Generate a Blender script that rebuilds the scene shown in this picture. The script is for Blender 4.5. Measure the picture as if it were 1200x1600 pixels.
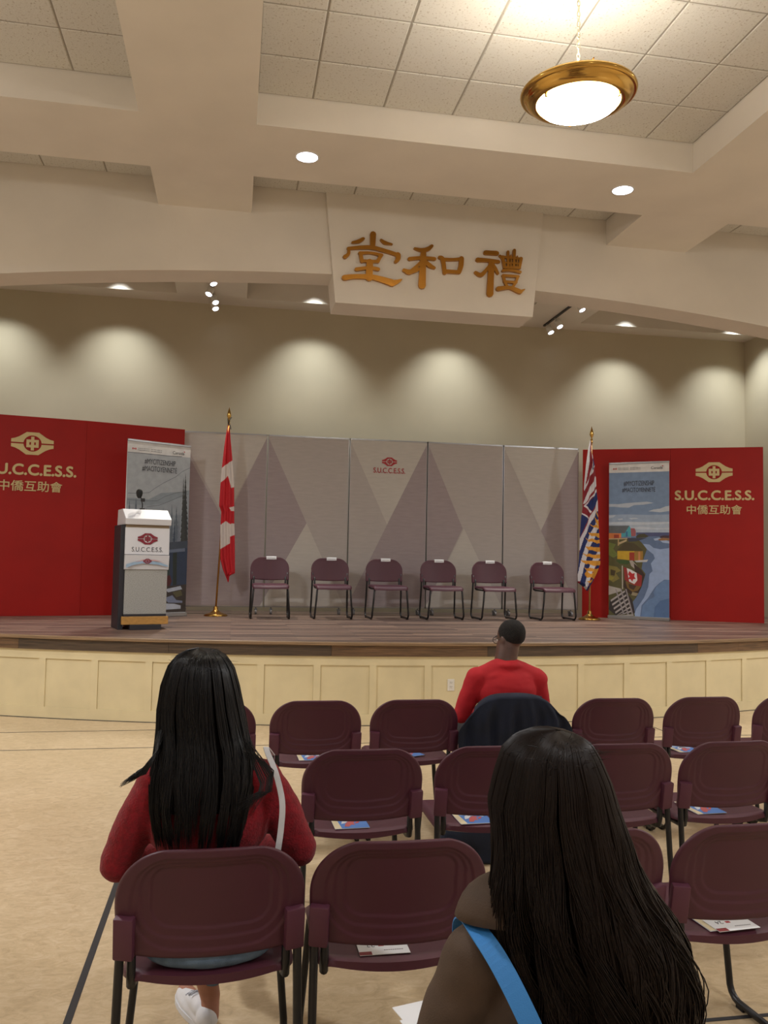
import bpy, bmesh, math, random
from math import sin, cos, pi, radians as RD, sqrt
from mathutils import Matrix, Vector

for o in list(bpy.data.objects): bpy.data.objects.remove(o)
SC = bpy.context.scene
COL = SC.collection
random.seed(7)

# ------------------------------------------------------------------ camera
cam_data = bpy.data.cameras.new('camera')
cam = bpy.data.objects.new('camera', cam_data); COL.objects.link(cam)
cam_data.sensor_fit = 'VERTICAL'; cam_data.sensor_height = 24.0
cam_data.lens = 1297.1 / 1600 * 24.0
cam_data.clip_start = 0.05
cr = Vector((0.98366884, -0.17896419, 0.0191687)); cu = Vector((-0.02908219, -0.05293538, 0.99817437)); cf = Vector((0.17762277, 0.98243049, 0.05727556))
M = Matrix.Identity(4)
for i in range(3):
    M[i][0] = cr[i]; M[i][1] = cu[i]; M[i][2] = -cf[i]
M[2][3] = 1.6
cam.matrix_world = M
SC.camera = cam

# ------------------------------------------------------------------ world, exposure
SC.view_settings.view_transform = 'Standard'
SC.view_settings.look = 'None'
SC.view_settings.gamma = 1.0
SC.view_settings.use_curve_mapping = False
SC.view_settings.exposure = 0.5
W = bpy.data.worlds.new('world'); SC.world = W; W.use_nodes = True
W.node_tree.nodes['Background'].inputs[0].default_value = (1.0, 0.85, 0.7, 1)
W.node_tree.nodes['Background'].inputs[1].default_value = 0.03

def lamp(kind, loc, power, color, rot=(0, 0, 0), **kw):
    d = bpy.data.lights.new(kind.lower() + '_lamp', kind)
    d.energy = power; d.color = color
    for k, v in kw.items(): setattr(d, k, v)
    o = bpy.data.objects.new(kind.lower() + '_lamp', d); COL.objects.link(o)
    o.location = loc; o.rotation_euler = rot
    return o

WARM = (0.985, 0.985, 1.0)
PENDANTS = [(2.19, 5.15), (-3.0, 5.15), (7.4, 5.15), (2.19, 0.05), (-3.0, 0.05), (7.4, 0.05), (2.19, -4.8), (-3.0, -4.8), (7.4, -4.8)]
for i, (x, y) in enumerate(PENDANTS):
    p = (0, 105, 105, 42, 30, 42, 22, 18, 22)[i]
    if i: lamp('AREA', (x, y, 4.68), p, WARM, shape='DISK', size=0.55)
    lamp('POINT', (x, y, 4.98), 26 if i == 0 else (0, 22, 22, 12, 10, 12, 6, 6, 6)[i], (1.0, 0.95, 0.86), shadow_soft_size=0.12)
# recessed downlights of the cross beam (two in view, the others of the same row)
for x in (0.584, 3.794, -4.2, 8.6):
    lamp('SPOT', (x, 7.69, 5.36), 85, WARM, spot_size=RD(110), spot_blend=0.6, shadow_soft_size=0.08)
# wall washers in the ceiling recess along the back wall of the stage
for x in (-3.40, -1.70, 1.10, 3.26, 6.08, 7.95):
    lamp('SPOT', (x, 11.97, 5.66), 135, (0.92, 0.97, 0.96), rot=(RD(3), 0, 0), spot_size=RD(89), spot_blend=1.0, shadow_soft_size=0.05)
# soft spill of the spotlights onto the stage
for x, y, tx in ((-0.4, 11.2, 1.2), (-0.4, 12.0, -0.5), (4.87, 11.1, 3.6), (4.87, 12.0, 5.2)):
    lamp('SPOT', (x, y - 0.15, 5.1), 150, (1.0, 0.93, 0.82), rot=(RD(-18), 0, RD(0)), spot_size=RD(80), spot_blend=0.8, shadow_soft_size=0.05)

# ------------------------------------------------------------------ helpers
def lin(c):
    c = c / 255.0
    return c / 12.92 if c <= 0.04045 else ((c + 0.055) / 1.055) ** 2.4
def col(r, g, b): return (lin(r), lin(g), lin(b), 1)

MATS = {}
def mat(name, rgb, rough=0.6, metal=0.0, bump=0.0, bscale=200.0, vary=0.0, vscale=8.0, rgb2=None, emit=0.0, emitc=None, spec=0.5, sheen=0.0, stretch=None, thresh=None):
    m = bpy.data.materials.new(name); m.use_nodes = True
    nt = m.node_tree; b = nt.nodes['Principled BSDF']
    b.inputs['Base Color'].default_value = col(*rgb)
    b.inputs['Roughness'].default_value = rough; b.inputs['Metallic'].default_value = metal
    b.inputs['Specular IOR Level'].default_value = spec
    if sheen: b.inputs['Sheen Weight'].default_value = sheen
    if emit:
        b.inputs['Emission Color'].default_value = col(*(emitc or rgb)); b.inputs['Emission Strength'].default_value = emit
    tc = nt.nodes.new('ShaderNodeTexCoord'); vec = tc.outputs['Object']
    if stretch:
        mp = nt.nodes.new('ShaderNodeMapping'); mp.inputs['Scale'].default_value = stretch
        nt.links.new(vec, mp.inputs['Vector']); vec = mp.outputs['Vector']
    if vary or rgb2:
        n = nt.nodes.new('ShaderNodeTexNoise'); n.inputs['Scale'].default_value = vscale; n.inputs['Detail'].default_value = 6
        nt.links.new(vec, n.inputs['Vector'])
        r = nt.nodes.new('ShaderNodeValToRGB'); nt.links.new(n.outputs['Fac'], r.inputs['Fac'])
        c2 = rgb2 or tuple(max(0, v * (1 - vary)) for v in rgb)
        lo, hi = thresh or (0.35, 0.65)
        r.color_ramp.elements[0].position = lo; r.color_ramp.elements[1].position = hi
        r.color_ramp.elements[0].color = col(*c2); r.color_ramp.elements[1].color = col(*rgb)
        nt.links.new(r.outputs['Color'], b.inputs['Base Color'])
    if bump:
        n2 = nt.nodes.new('ShaderNodeTexNoise'); n2.inputs['Scale'].default_value = bscale; n2.inputs['Detail'].default_value = 4
        nt.links.new(vec, n2.inputs['Vector'])
        bp = nt.nodes.new('ShaderNodeBump'); bp.inputs['Strength'].default_value = bump; bp.inputs['Distance'].default_value = 0.004
        nt.links.new(n2.outputs['Fac'], bp.inputs['Height']); nt.links.new(bp.outputs['Normal'], b.inputs['Normal'])
    MATS[name] = m
    return m
_flat = {}
def flat(rgb, rough=0.6):
    k = tuple(rgb)
    if k not in _flat: _flat[k] = mat('print_%d_%d_%d' % k, rgb, rough, vary=0.06, vscale=12)
    return _flat[k]

def link(name, me, parent=None, loc=None):
    o = bpy.data.objects.new(name, me); COL.objects.link(o)
    if parent: o.parent = parent
    if loc: o.location = loc
    return o
def thing(name, label, cat, loc=(0, 0, 0), rz=0.0, group=None):
    o = bpy.data.objects.new(name, None); COL.objects.link(o)
    o.location = loc; o.rotation_euler = (0, 0, rz); o.empty_display_size = 0.1
    o['label'] = label; o['category'] = cat
    if group: o['group'] = group
    return o
def tag(o, label, cat, group=None):
    o['label'] = label; o['category'] = cat
    if group: o['group'] = group
    return o
def struct(o): o['kind'] = 'structure'; return o

class MB:
    def __init__(s): s.v = []; s.f = []; s.m = []; s.mats = []; s.cur = 0
    def use(s, m):
        if m not in s.mats: s.mats.append(m)
        s.cur = s.mats.index(m); return s
    def add(s, vs, fs):
        b = len(s.v); s.v += [tuple(v) for v in vs]
        for f in fs: s.f.append([b + i for i in f]); s.m.append(s.cur)
        return s
    def box(s, x0, x1, y0, y1, z0, z1):
        return s.add([(x0, y0, z0), (x1, y0, z0), (x1, y1, z0), (x0, y1, z0), (x0, y0, z1), (x1, y0, z1), (x1, y1, z1), (x0, y1, z1)],
                     [(0, 3, 2, 1), (4, 5, 6, 7), (0, 1, 5, 4), (1, 2, 6, 5), (2, 3, 7, 6), (3, 0, 4, 7)])
    def bbox(s, x0, x1, y0, y1, z0, z1, b=0.005, seg=2):
        bm = bmesh.new(); bmesh.ops.create_cube(bm, size=1)
        for v in bm.verts:
            v.co = ((x0 + x1) / 2 + v.co.x * (x1 - x0), (y0 + y1) / 2 + v.co.y * (y1 - y0), (z0 + z1) / 2 + v.co.z * (z1 - z0))
        bmesh.ops.bevel(bm, geom=bm.edges[:], offset=b, segments=seg, profile=0.5, affect='EDGES')
        bm.verts.index_update()
        s.add([v.co[:] for v in bm.verts], [[v.index for v in f.verts] for f in bm.faces]); bm.free(); return s
    def tube(s, pts, r, n=8, caps=True, closed=False):
        pts = [Vector(p) for p in pts]; rs = r if isinstance(r, (list, tuple)) else [r] * len(pts)
        N = len(pts); up = Vector((0, 0, 1)); prev = None; vs = []; fs = []
        for i, p in enumerate(pts):
            if closed: t = pts[(i + 1) % N] - pts[i - 1]
            else: t = pts[min(i + 1, N - 1)] - pts[max(i - 1, 0)]
            if t.length < 1e-9: t = Vector((0, 0, 1))
            t.normalize()
            if prev is None:
                a = t.cross(up)
                if a.length < 0.05: a = t.cross(Vector((1, 0, 0)))
            else: a = prev - t * prev.dot(t)
            a.normalize(); prev = a; b = t.cross(a)
            for k in range(n):
                an = 2 * pi * k / n; vs.append(p + (a * cos(an) + b * sin(an)) * rs[i])
        for i in range(N if closed else N - 1):
            j = (i + 1) % N
            for k in range(n):
                fs.append((i * n + k, i * n + (k + 1) % n, j * n + (k + 1) % n, j * n + k))
        if caps and not closed:
            fs.append(tuple(reversed(range(n)))); fs.append(tuple((N - 1) * n + k for k in range(n)))
        return s.add(vs, fs)
    def lathe(s, prof, c=(0, 0, 0), n=32):
        vs = []; fs = []
        for (r, z) in prof:
            for k in range(n):
                a = 2 * pi * k / n; vs.append((c[0] + r * cos(a), c[1] + r * sin(a), c[2] + z))
        for i in range(len(prof) - 1):
            for k in range(n): fs.append((i * n + k, i * n + (k + 1) % n, (i + 1) * n + (k + 1) % n, (i + 1) * n + k))
        return s.add(vs, fs)
    def poly(s, pts, y, th=0.0):
        """outline in the XZ plane, front face at y (facing -Y), thickness going to +Y"""
        ar = sum(pts[i][0] * pts[(i + 1) % len(pts)][1] - pts[(i + 1) % len(pts)][0] * pts[i][1] for i in range(len(pts)))
        if ar < 0: pts = list(reversed(pts))
        n = len(pts); vs = [(p[0], y, p[1]) for p in pts]; fs = [tuple(range(n))]
        if th:
            vs += [(p[0], y + th, p[1]) for p in pts]
            fs.append(tuple(reversed(range(n, 2 * n))))
            for i in range(n): j = (i + 1) % n; fs.append((j, i, n + i, n + j))
        return s.add(vs, fs)
    def build(s, name, m=None, parent=None, smooth=False, bevel=0, loc=None, auto=None, recalc=True):
        me = bpy.data.meshes.new(name); me.from_pydata(s.v, [], s.f)
        if m is not None: me.materials.append(m)
        else:
            for q in s.mats: me.materials.append(q)
            me.polygons.foreach_set('material_index', s.m)
        if recalc:
            bm = bmesh.new(); bm.from_mesh(me); bmesh.ops.recalc_face_normals(bm, faces=bm.faces); bm.to_mesh(me); bm.free()
        if smooth or auto:
            me.polygons.foreach_set('use_smooth', [True] * len(me.polygons))
            if auto: me.set_sharp_from_angle(angle=RD(auto))
        me.update()
        o = link(name, me, parent, loc)
        if bevel:
            md = o.modifiers.new('bevel', 'BEVEL'); md.width = bevel; md.segments = 2; md.limit_method = 'ANGLE'
        return o

def dup(root, loc=None, rz=None, label=None, group=None):
    def cp(o, par):
        c = o.copy(); COL.objects.link(c); c.parent = par
        for ch in [q for q in bpy.data.objects if q.parent == o and q != c]: pass
        return c
    r = root.copy(); COL.objects.link(r)
    if loc is not None: r.location = loc
    if rz is not None: r.rotation_euler = (0, 0, rz)
    if label: r['label'] = label
    if group: r['group'] = group
    for ch in list(root.children):
        c = ch.copy(); COL.objects.link(c); c.parent = r
        for g in list(ch.children):
            d = g.copy(); COL.objects.link(d); d.parent = c
    return r

def text_mesh(s, mt, parent, name, w, h, cx, cz, y, th=0.002, rotflip=False, shear=0.0, horizontal=None):
    cu_ = bpy.data.curves.new(name, 'FONT'); cu_.body = s; cu_.extrude = 0.01; cu_.resolution_u = 4
    if shear: cu_.shear = shear
    t = bpy.data.objects.new(name, cu_); COL.objects.link(t)
    bpy.context.view_layer.update()
    me = bpy.data.meshes.new_from_object(t.evaluated_get(bpy.context.evaluated_depsgraph_get()))
    bpy.data.objects.remove(t)
    xs = [v.co.x for v in me.vertices]; ys = [v.co.y for v in me.vertices]
    if not xs: return None
    x0, x1, y0, y1 = min(xs), max(xs), min(ys), max(ys)
    for v in me.vertices:
        u = ((v.co.x - x0) / (x1 - x0) - 0.5) * w; q = ((v.co.y - y0) / (y1 - y0) - 0.5) * h
        if rotflip: u, q = -u, -q
        if horizontal is not None: v.co = (cx + u, cz + q, horizontal + (th if v.co.z > 0 else 0))
        else: v.co = (cx + u, y - (th if v.co.z > 0 else 0), cz + q)
    me.materials.clear(); me.materials.append(mt); me.name = name
    return link(name, me, parent)

def bolden(o, r):
    """thicken thin lettering with a few shifted copies joined into the same mesh"""
    bm = bmesh.new(); bm.from_mesh(o.data); src = bm.copy() if hasattr(bm, 'copy') else None
    geom = bm.verts[:] + bm.edges[:] + bm.faces[:]
    kk = 0
    for dx, dz in ((r, 0), (-r, 0), (0, r), (0, -r), (r*.7, r*.7), (-r*.7, -r*.7)):
        kk += 1; d = bmesh.ops.duplicate(bm, geom=geom)
        for v in d['geom']:
            if isinstance(v, bmesh.types.BMVert): v.co.x += dx; v.co.z += dz; v.co.y -= 0.00012 * kk
    bm.to_mesh(o.data); bm.free()

# ------------------------------------------------------------------ materials
PLASTER = mat('cream_plaster', (227, 219, 208), 0.75, bump=0.08, bscale=60, vary=0.03, vscale=1.5)
WALLP = mat('stage_wall_paint', (200, 190, 166), 0.8, bump=0.06, bscale=50, vary=0.03, vscale=1.2)
SKIRT = mat('cream_gloss_paint', (226, 212, 172), 0.45, vary=0.05, vscale=3)
GRID = mat('ceiling_grid_metal', (150, 143, 132), 0.7)
TILE = mat('mineral_tile', (206, 202, 194), 0.9, bump=0.5, bscale=90, rgb2=(168, 158, 142), vscale=55, thresh=(0.30, 0.42))
BRASS = mat('polished_brass', (208, 168, 92), 0.16, 1.0)
BRASSD = mat('satin_brass', (196, 150, 76), 0.3, 1.0)
GOLD = mat('gold_leaf_letter', (176, 122, 48), 0.28, 0.85)
CHAINM = mat('pale_chain_metal', (205, 195, 170), 0.35, 0.8)
GLOW = mat('lit_lamp_glass', (255, 252, 240), 0.4, emit=14)
GLOWS = mat('lit_spot_lens', (240, 240, 255), 0.4, emit=9, emitc=(235, 238, 255))
WHITEM = mat('white_enamel', (225, 222, 215), 0.4)
PLAST = mat('burgundy_plastic', (77, 33, 48), 0.48, bump=0.12, bscale=900, vary=0.05, vscale=4)
PLAST2 = mat('burgundy_plastic_sleeve', (88, 44, 62), 0.5, bump=0.12, bscale=900)
BLACKM = mat('black_powdercoat', (24, 23, 25), 0.4)
RUBBER = mat('black_rubber', (18, 18, 18), 0.8)
CHROME = mat('chrome', (200, 200, 200), 0.15, 1.0)
REDP = mat('red_laminate', (158, 20, 13), 0.55, spec=0.25, vary=0.05, vscale=2)
REDEDGE = mat('red_edge', (110, 18, 18), 0.5)
TAN = mat('tan_print', (205, 185, 132), 0.6)
MAROON = mat('maroon_print', (122, 22, 42), 0.6)
REDLOGO = mat('red_print', (168, 40, 48), 0.6)
FABL = mat('panel_fabric_light', (198, 193, 186), 0.85, bump=0.3, bscale=400, vary=0.03, vscale=6, stretch=(1, 1, 6))
FABM = mat('panel_fabric_mid', (184, 177, 173), 0.85, bump=0.3, bscale=400, vary=0.03, vscale=6, stretch=(1, 1, 6))
FABD = mat('panel_fabric_mauve', (166, 154, 156), 0.85, bump=0.3, bscale=400, vary=0.04, vscale=6, stretch=(1, 1, 6))
ALU = mat('aluminium', (150, 150, 152), 0.3, 0.9)
WOODTAN = mat('tan_wood_nosing', (150, 122, 92), 0.45, vary=0.25, vscale=5, stretch=(0.6, 0.6, 30))
PLA = mat('plank_mid_brown', (124, 94, 66), 0.5, vary=0.35, vscale=6, stretch=(0.7, 0.7, 24))
PLB = mat('plank_dark_brown', (92, 74, 58), 0.5, vary=0.35, vscale=6, stretch=(0.7, 0.7, 24))
PAPER = mat('white_paper', (228, 230, 234), 0.7)
DARKTXT = flat((52, 52, 60)); GREYTXT = flat((120, 122, 128))
HAIR1 = mat('black_hair', (13, 11, 13), 0.38, spec=0.32)
HAIR2 = mat('dark_brown_hair', (27, 18, 14), 0.42, spec=0.22)
HAIRU = mat('hair_underlayer', (8, 6, 6), 1.0, spec=0.0)
AFRO = mat('short_black_hair', (20, 17, 16), 0.9, bump=1.0, bscale=260)
SKIN1 = mat('light_brown_skin', (176, 122, 100), 0.5, vary=0.08, vscale=20)
SKIN2 = mat('dark_brown_skin', (92, 62, 52), 0.45, vary=0.15, vscale=16)
SWEAT = mat('red_wool', (140, 10, 28), 0.95, bump=0.9, bscale=160, vary=0.16, vscale=60, sheen=0.1)
SHIRT = mat('red_knit', (186, 24, 36), 0.8, bump=0.25, bscale=300, vary=0.05, vscale=10)
COATB = mat('brown_coat_cloth', (84, 66, 52), 0.8, bump=0.3, bscale=350, vary=0.15, vscale=12)
NAVY = mat('navy_cloth', (20, 30, 52), 0.85, bump=0.3, bscale=300, vary=0.2, vscale=10)
DENIM = mat('washed_denim', (104, 126, 150), 0.8, bump=0.4, bscale=500, rgb2=(72, 92, 114), vscale=18)
TROUS = mat('dark_trousers', (34, 34, 40), 0.8)
SHOEW = mat('white_shoe', (222, 224, 230), 0.55, bump=0.1, bscale=200)
BLUEST = mat('blue_strap', (58, 134, 206), 0.6, bump=0.2, bscale=500)
EYEW = flat((230, 225, 220)); LIPC = flat((150, 80, 76))

def floor_material():
    m = bpy.data.materials.new('beige_linoleum'); m.use_nodes = True; nt = m.node_tree; b = nt.nodes['Principled BSDF']
    b.inputs['Roughness'].default_value = 0.32
    tc = nt.nodes.new('ShaderNodeTexCoord'); mp = nt.nodes.new('ShaderNodeMapping'); mp.inputs['Scale'].default_value = (1, 1.6, 1)
    nt.links.new(tc.outputs['Object'], mp.inputs['Vector'])
    n = nt.nodes.new('ShaderNodeTexNoise'); n.inputs['Scale'].default_value = 14; n.inputs['Detail'].default_value = 9; n.inputs['Roughness'].default_value = 0.7
    n.inputs['Distortion'].default_value = 1.2
    nt.links.new(mp.outputs['Vector'], n.inputs['Vector'])
    r = nt.nodes.new('ShaderNodeValToRGB'); e = r.color_ramp.elements
    e[0].position = 0.25; e[0].color = col(176, 155, 124); e[1].position = 0.72; e[1].color = col(216, 197, 168)
    x = e.new(0.5); x.color = col(202, 180, 146)
    nt.links.new(n.outputs['Fac'], r.inputs['Fac'])
    n2 = nt.nodes.new('ShaderNodeTexNoise'); n2.inputs['Scale'].default_value = 1.3; n2.inputs['Detail'].default_value = 4
    nt.links.new(tc.outputs['Object'], n2.inputs['Vector'])
    mx = nt.nodes.new('ShaderNodeMix'); mx.data_type = 'RGBA'; mx.blend_type = 'MULTIPLY'; mx.inputs['Factor'].default_value = 0.5
    r2 = nt.nodes.new('ShaderNodeValToRGB'); r2.color_ramp.elements[0].position = 0.3; r2.color_ramp.elements[0].color = (0.78, 0.75, 0.68, 1)
    r2.color_ramp.elements[1].position = 0.7; r2.color_ramp.elements[1].color = (1, 1, 1, 1)
    nt.links.new(n2.outputs['Fac'], r2.inputs['Fac'])
    nt.links.new(r.outputs['Color'], mx.inputs[6]); nt.links.new(r2.outputs['Color'], mx.inputs[7])
    nt.links.new(mx.outputs[2], b.inputs['Base Color'])
    return m
FLOORM = floor_material()
def deck_material():
    m = bpy.data.materials.new('dark_streaked_planks'); m.use_nodes = True; nt = m.node_tree; b = nt.nodes['Principled BSDF']
    b.inputs['Roughness'].default_value = 0.42
    tc = nt.nodes.new('ShaderNodeTexCoord')
    br = nt.nodes.new('ShaderNodeTexBrick'); br.inputs['Scale'].default_value = 1.0
    br.inputs['Brick Width'].default_value = 1.3; br.inputs['Row Height'].default_value = 0.075; br.inputs['Mortar Size'].default_value = 0.0015
    br.inputs['Color1'].default_value = col(100, 82, 76); br.inputs['Color2'].default_value = col(168, 142, 126); br.inputs['Mortar'].default_value = col(50, 40, 36)
    br.inputs['Bias'].default_value = -0.25
    nt.links.new(tc.outputs['Object'], br.inputs['Vector'])
    mp = nt.nodes.new('ShaderNodeMapping'); mp.inputs['Scale'].default_value = (0.6, 26, 1); nt.links.new(tc.outputs['Object'], mp.inputs['Vector'])
    n = nt.nodes.new('ShaderNodeTexNoise'); n.inputs['Scale'].default_value = 2.2; n.inputs['Detail'].default_value = 6; nt.links.new(mp.outputs['Vector'], n.inputs['Vector'])
    r = nt.nodes.new('ShaderNodeValToRGB'); r.color_ramp.elements[0].position = 0.3; r.color_ramp.elements[0].color = (0.42, 0.40, 0.39, 1)
    r.color_ramp.elements[1].position = 0.72; r.color_ramp.elements[1].color = (1.35, 1.3, 1.24, 1)
    nt.links.new(n.outputs['Fac'], r.inputs['Fac'])
    mx = nt.nodes.new('ShaderNodeMix'); mx.data_type = 'RGBA'; mx.blend_type = 'MULTIPLY'; mx.inputs['Factor'].default_value = 1
    nt.links.new(br.outputs['Color'], mx.inputs[6]); nt.links.new(r.outputs['Color'], mx.inputs[7]); nt.links.new(mx.outputs[2], b.inputs['Base Color'])
    return m
DECKM = deck_material()

# ------------------------------------------------------------------ room shell
XL, XR, YB, YW = -6.1, 10.5, -7.0, 12.6       # hall sides, hall back wall, stage back wall
SXL, SXR = -4.06, 8.44                        # sides of the stage
SOFF, TZ = 5.40, 5.69                         # beam soffit, tile level
floor = struct(MB().box(XL, XR, YB, YW + 0.2, -0.1, 0).build('floor', FLOORM))
TAPE = mat('dark_court_tape', (40, 40, 44), 0.5)
for nm, a in (('court_line', (-0.5235, -0.4965, -3.0, 5.35)), ('court_line', (XL, XR, 7.240, 7.252)), ('court_line', (-4.5, -0.45, 7.955, 7.967)),
              ('court_line', (4.13, 4.142, 5.2, 8.0)), ('court_line', (0.9, 4.5, 2.757, 2.777))):
    MB().box(a[0], a[1], a[2], a[3], 0.0005, 0.0015).build(nm, TAPE, floor)
struct(MB().box(SXL, SXR, YW, YW + 0.15, 0, 5.9).build('wall_stage_back', WALLP))
struct(MB().box(SXL - 0.15, SXL, 9.5, YW, 0, 5.9).build('wall_stage_left', WALLP))
struct(MB().box(SXR, SXR + 0.15, 9.5, YW, 0, 5.9).build('wall_stage_right', WALLP))
struct(MB().box(XL - 0.15, XL, YB, 9.5, 0, 5.9).build('wall_left', PLASTER))
struct(MB().box(XR, XR + 0.15, YB, 9.5, 0, 5.9).build('wall_right', PLASTER))
struct(MB().box(XL, XR, YB - 0.15, YB, 0, 5.9).build('wall_back', PLASTER))
# proscenium wall with the shallow arch
XC = 2.19
def archz(x): return 4.80 - 0.0135 * (x - XC) ** 2
def proscenium():
    m = MB(); n = 48; y0, y1, zt = 9.1, 9.5, 5.74
    xs = [SXL + (SXR - SXL) * i / n for i in range(n + 1)]
    vs = []
    for x in xs:
        z = archz(x); vs += [(x, y0, z), (x, y1, z), (x, y0, zt), (x, y1, zt)]
    fs = []
    for i in range(n):
        a = 4 * i; b = a + 4
        fs += [(a, b, b + 2, a + 2), (a + 1, a + 3, b + 3, b + 1), (a, a + 1, b + 1, b)]
    m.add(vs, fs)
    m.box(XL, SXL, y0, y1, 0, zt); m.box(SXR, XR, y0, y1, 0, zt)
    return struct(m.build('wall_proscenium', PLASTER))
proscenium()

# ceiling: slab, beams, tiles, grid
ceil = struct(MB().box(XL - 0.15, XR + 0.15, YB - 0.15, YW + 0.15, 5.90, 6.0).build('ceiling', PLASTER))
def beam(x0, x1, y0, y1): return MB().box(x0, x1, y0, y1, SOFF, 5.90).build('beam', PLASTER, ceil)
BX = [(-6.1, -5.09), (-0.905, 0.095), (4.28, 5.31), (9.49, 10.5)]
BAYS = [(-5.09, -0.905), (0.095, 4.28), (5.31, 9.49)]
for a, b in BX: beam(a, b, YB, 9.1)
beam(-0.905, 0.095, 9.5, YW); beam(4.28, 5.31, 9.5, YW)
for a, b in BAYS:
    for c, d in ((7.195, 8.21), (2.1, 3.1), (-3.0, -2.0)): beam(a, b, c, d)
SB = [(SXL, -0.905), (0.095, 4.28), (5.31, SXR)]
for a, b in SB: beam(a, b, 12.2, YW)
def tiles(xs, ys, z=TZ):
    for i in range(len(xs) - 1):
        for j in range(len(ys) - 1):
            x0, x1 = sorted((xs[i], xs[i + 1])); y0, y1 = sorted((ys[j], ys[j + 1]))
            w, d = (x1 - x0) / 2 - 0.006, (y1 - y0) / 2 - 0.006
            key = (round(w, 3), round(d, 3))
            if key not in TILES:
                e = 0.008
                m = MB(); m.add([(-w, -d, .012), (w, -d, .012), (w, d, .012), (-w, d, .012), (-w, -d, .004), (w, -d, .004), (w, d, .004), (-w, d, .004),
                                 (-w + e, -d + e, -.003), (w - e, -d + e, -.003), (w - e, d - e, -.003), (-w + e, d - e, -.003)],
                                [(0, 1, 2, 3), (0, 4, 5, 1), (1, 5, 6, 2), (2, 6, 7, 3), (3, 7, 4, 0), (4, 8, 9, 5), (5, 9, 10, 6), (6, 10, 11, 7), (7, 11, 8, 4), (11, 10, 9, 8)])
                o = m.build('tile', TILE, ceil); TILES[key] = o.data
                o.location = ((x0 + x1) / 2, (y0 + y1) / 2, z)
            else:
                o = link('tile', TILES[key], ceil, ((x0 + x1) / 2, (y0 + y1) / 2, z))
    for x in xs[1:-1]: MB().box(x - .012, x + .012, min(ys), max(ys), z + 0.003, z + .02).build('grid_bar', GRID, ceil)
    for y in ys[1:-1]: MB().box(min(xs), max(xs), y - .012, y + .012, z + 0.0032, z + .0195).build('grid_bar', GRID, ceil)
TILES = {}
CX = [0.095, 0.583, 1.224, 1.865, 2.506, 3.145, 3.785, 4.28]
LX = [-0.905, -1.45, -2.09, -2.73, -3.37, -4.01, -4.65, -5.09]
RX = [5.31, 5.90, 6.54, 7.18, 7.82, 8.46, 9.10, 9.49]
YR = [7.195, 6.615, 5.98, 5.34, 4.70, 4.06, 3.42, 3.10]
for xs in (CX, LX, RX):
    tiles(xs, YR); tiles(xs, [8.21, 8.60, 9.10], 5.70)
for a, b in BAYS:      # tile fields behind the viewer
    MB().box(a, b, -2.0, 2.1, TZ, TZ + .1).build('tile_field', TILE, ceil); MB().box(a, b, YB, -3.0, TZ, TZ + .1).build('tile_field', TILE, ceil)
for a, b in SB: MB().box(a, b, 9.5, 12.2, 5.70, 5.80).build('tile_field', TILE, ceil)

# ------------------------------------------------------------------ lamps
def pendant():
    t = thing('pendant_lamp', 'round brass pendant lamp with glowing glass bowl hanging on a chain', 'lamp', (2.215, 5.15, 4.765))
    inner = thing_none('shade_rim', t)
    rim = MB().lathe([(0.276, -0.046), (0.282, -0.056), (0.30, -0.056), (0.33, -0.043), (0.352, -0.022), (0.362, -0.004), (0.368, -0.002), (0.376, -0.004), (0.386, 0.004), (0.390, 0.016), (0.386, 0.028), (0.376, 0.032),
                      (0.366, 0.034), (0.362, 0.044), (0.350, 0.046), (0.34, 0.036), (0.30, 0.0), (0.274, -0.034), (0.276, -0.046)], n=72).build('brass_rim', BRASS, t, smooth=True)
    bowl = MB().lathe([(0.276, -0.044), (0.270, -0.060), (0.248, -0.080), (0.20, -0.100), (0.14, -0.114), (0.06, -0.122), (0.0005, -0.124)], n=56).build('glass_bowl', GLOW, t, smooth=True)
    for k in range(3):
        bk = MB(); a = 2 * pi * k / 3 + 1.9
        bk.box(-.008, .008, 0.268, 0.284, -0.074, -0.05)
        for i in range(len(bk.v) - 8, len(bk.v)):
            x, y, z = bk.v[i]; bk.v[i] = (x * cos(a) - y * sin(a), x * sin(a) + y * cos(a), z)
        bk.build('bowl_clip', BRASSD, t)
    sp = MB()
    for k in range(3):
        a = 2 * pi * k / 3 + 0.4
        sp.tube([(0.345 * cos(a), 0.345 * sin(a), 0.055), (0.17 * cos(a), 0.17 * sin(a), 0.09), (0, 0, 0.125)], 0.005, 6)
    sp.lathe([(0.0005, .10), (0.03, .105), (0.035, .12), (0.02, .14), (0.012, .17), (0.0005, .175)], n=16)
    sp.build('hanger_arms', BRASSD, t, smooth=True)
    for o in (rim, bowl): pass
    ch = MB(); z = 0.17; k = 0
    while z < 0.90:
        pts = []
        for q in range(12):
            a = 2 * pi * q / 12; px = 0.010 * cos(a); pz = 0.024 * sin(a)
            pts.append((px, 0, z + pz) if k % 2 else (0, px, z + pz))
        ch.tube(pts, 0.0032, 5, closed=True); z += 0.037; k += 1
    c = ch.build('chain', CHAINM, t, smooth=True)
    MB().lathe([(0.0005, 0.875), (0.04, 0.88), (0.055, 0.905), (0.06, 0.922), (0.0005, 0.922)], n=24).build('canopy', BRASSD, t, smooth=True)
    return t
def thing_none(n, t): return None
pl = pendant()
TILT = Matrix.Rotation(RD(-1.5), 4, 'Y') @ Matrix.Rotation(RD(2), 4, 'X')
for ch_ in pl.children:
    if ch_.name.split('.')[0] in ('brass_rim', 'glass_bowl', 'bowl_clip'): ch_.data.transform(TILT)

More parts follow.
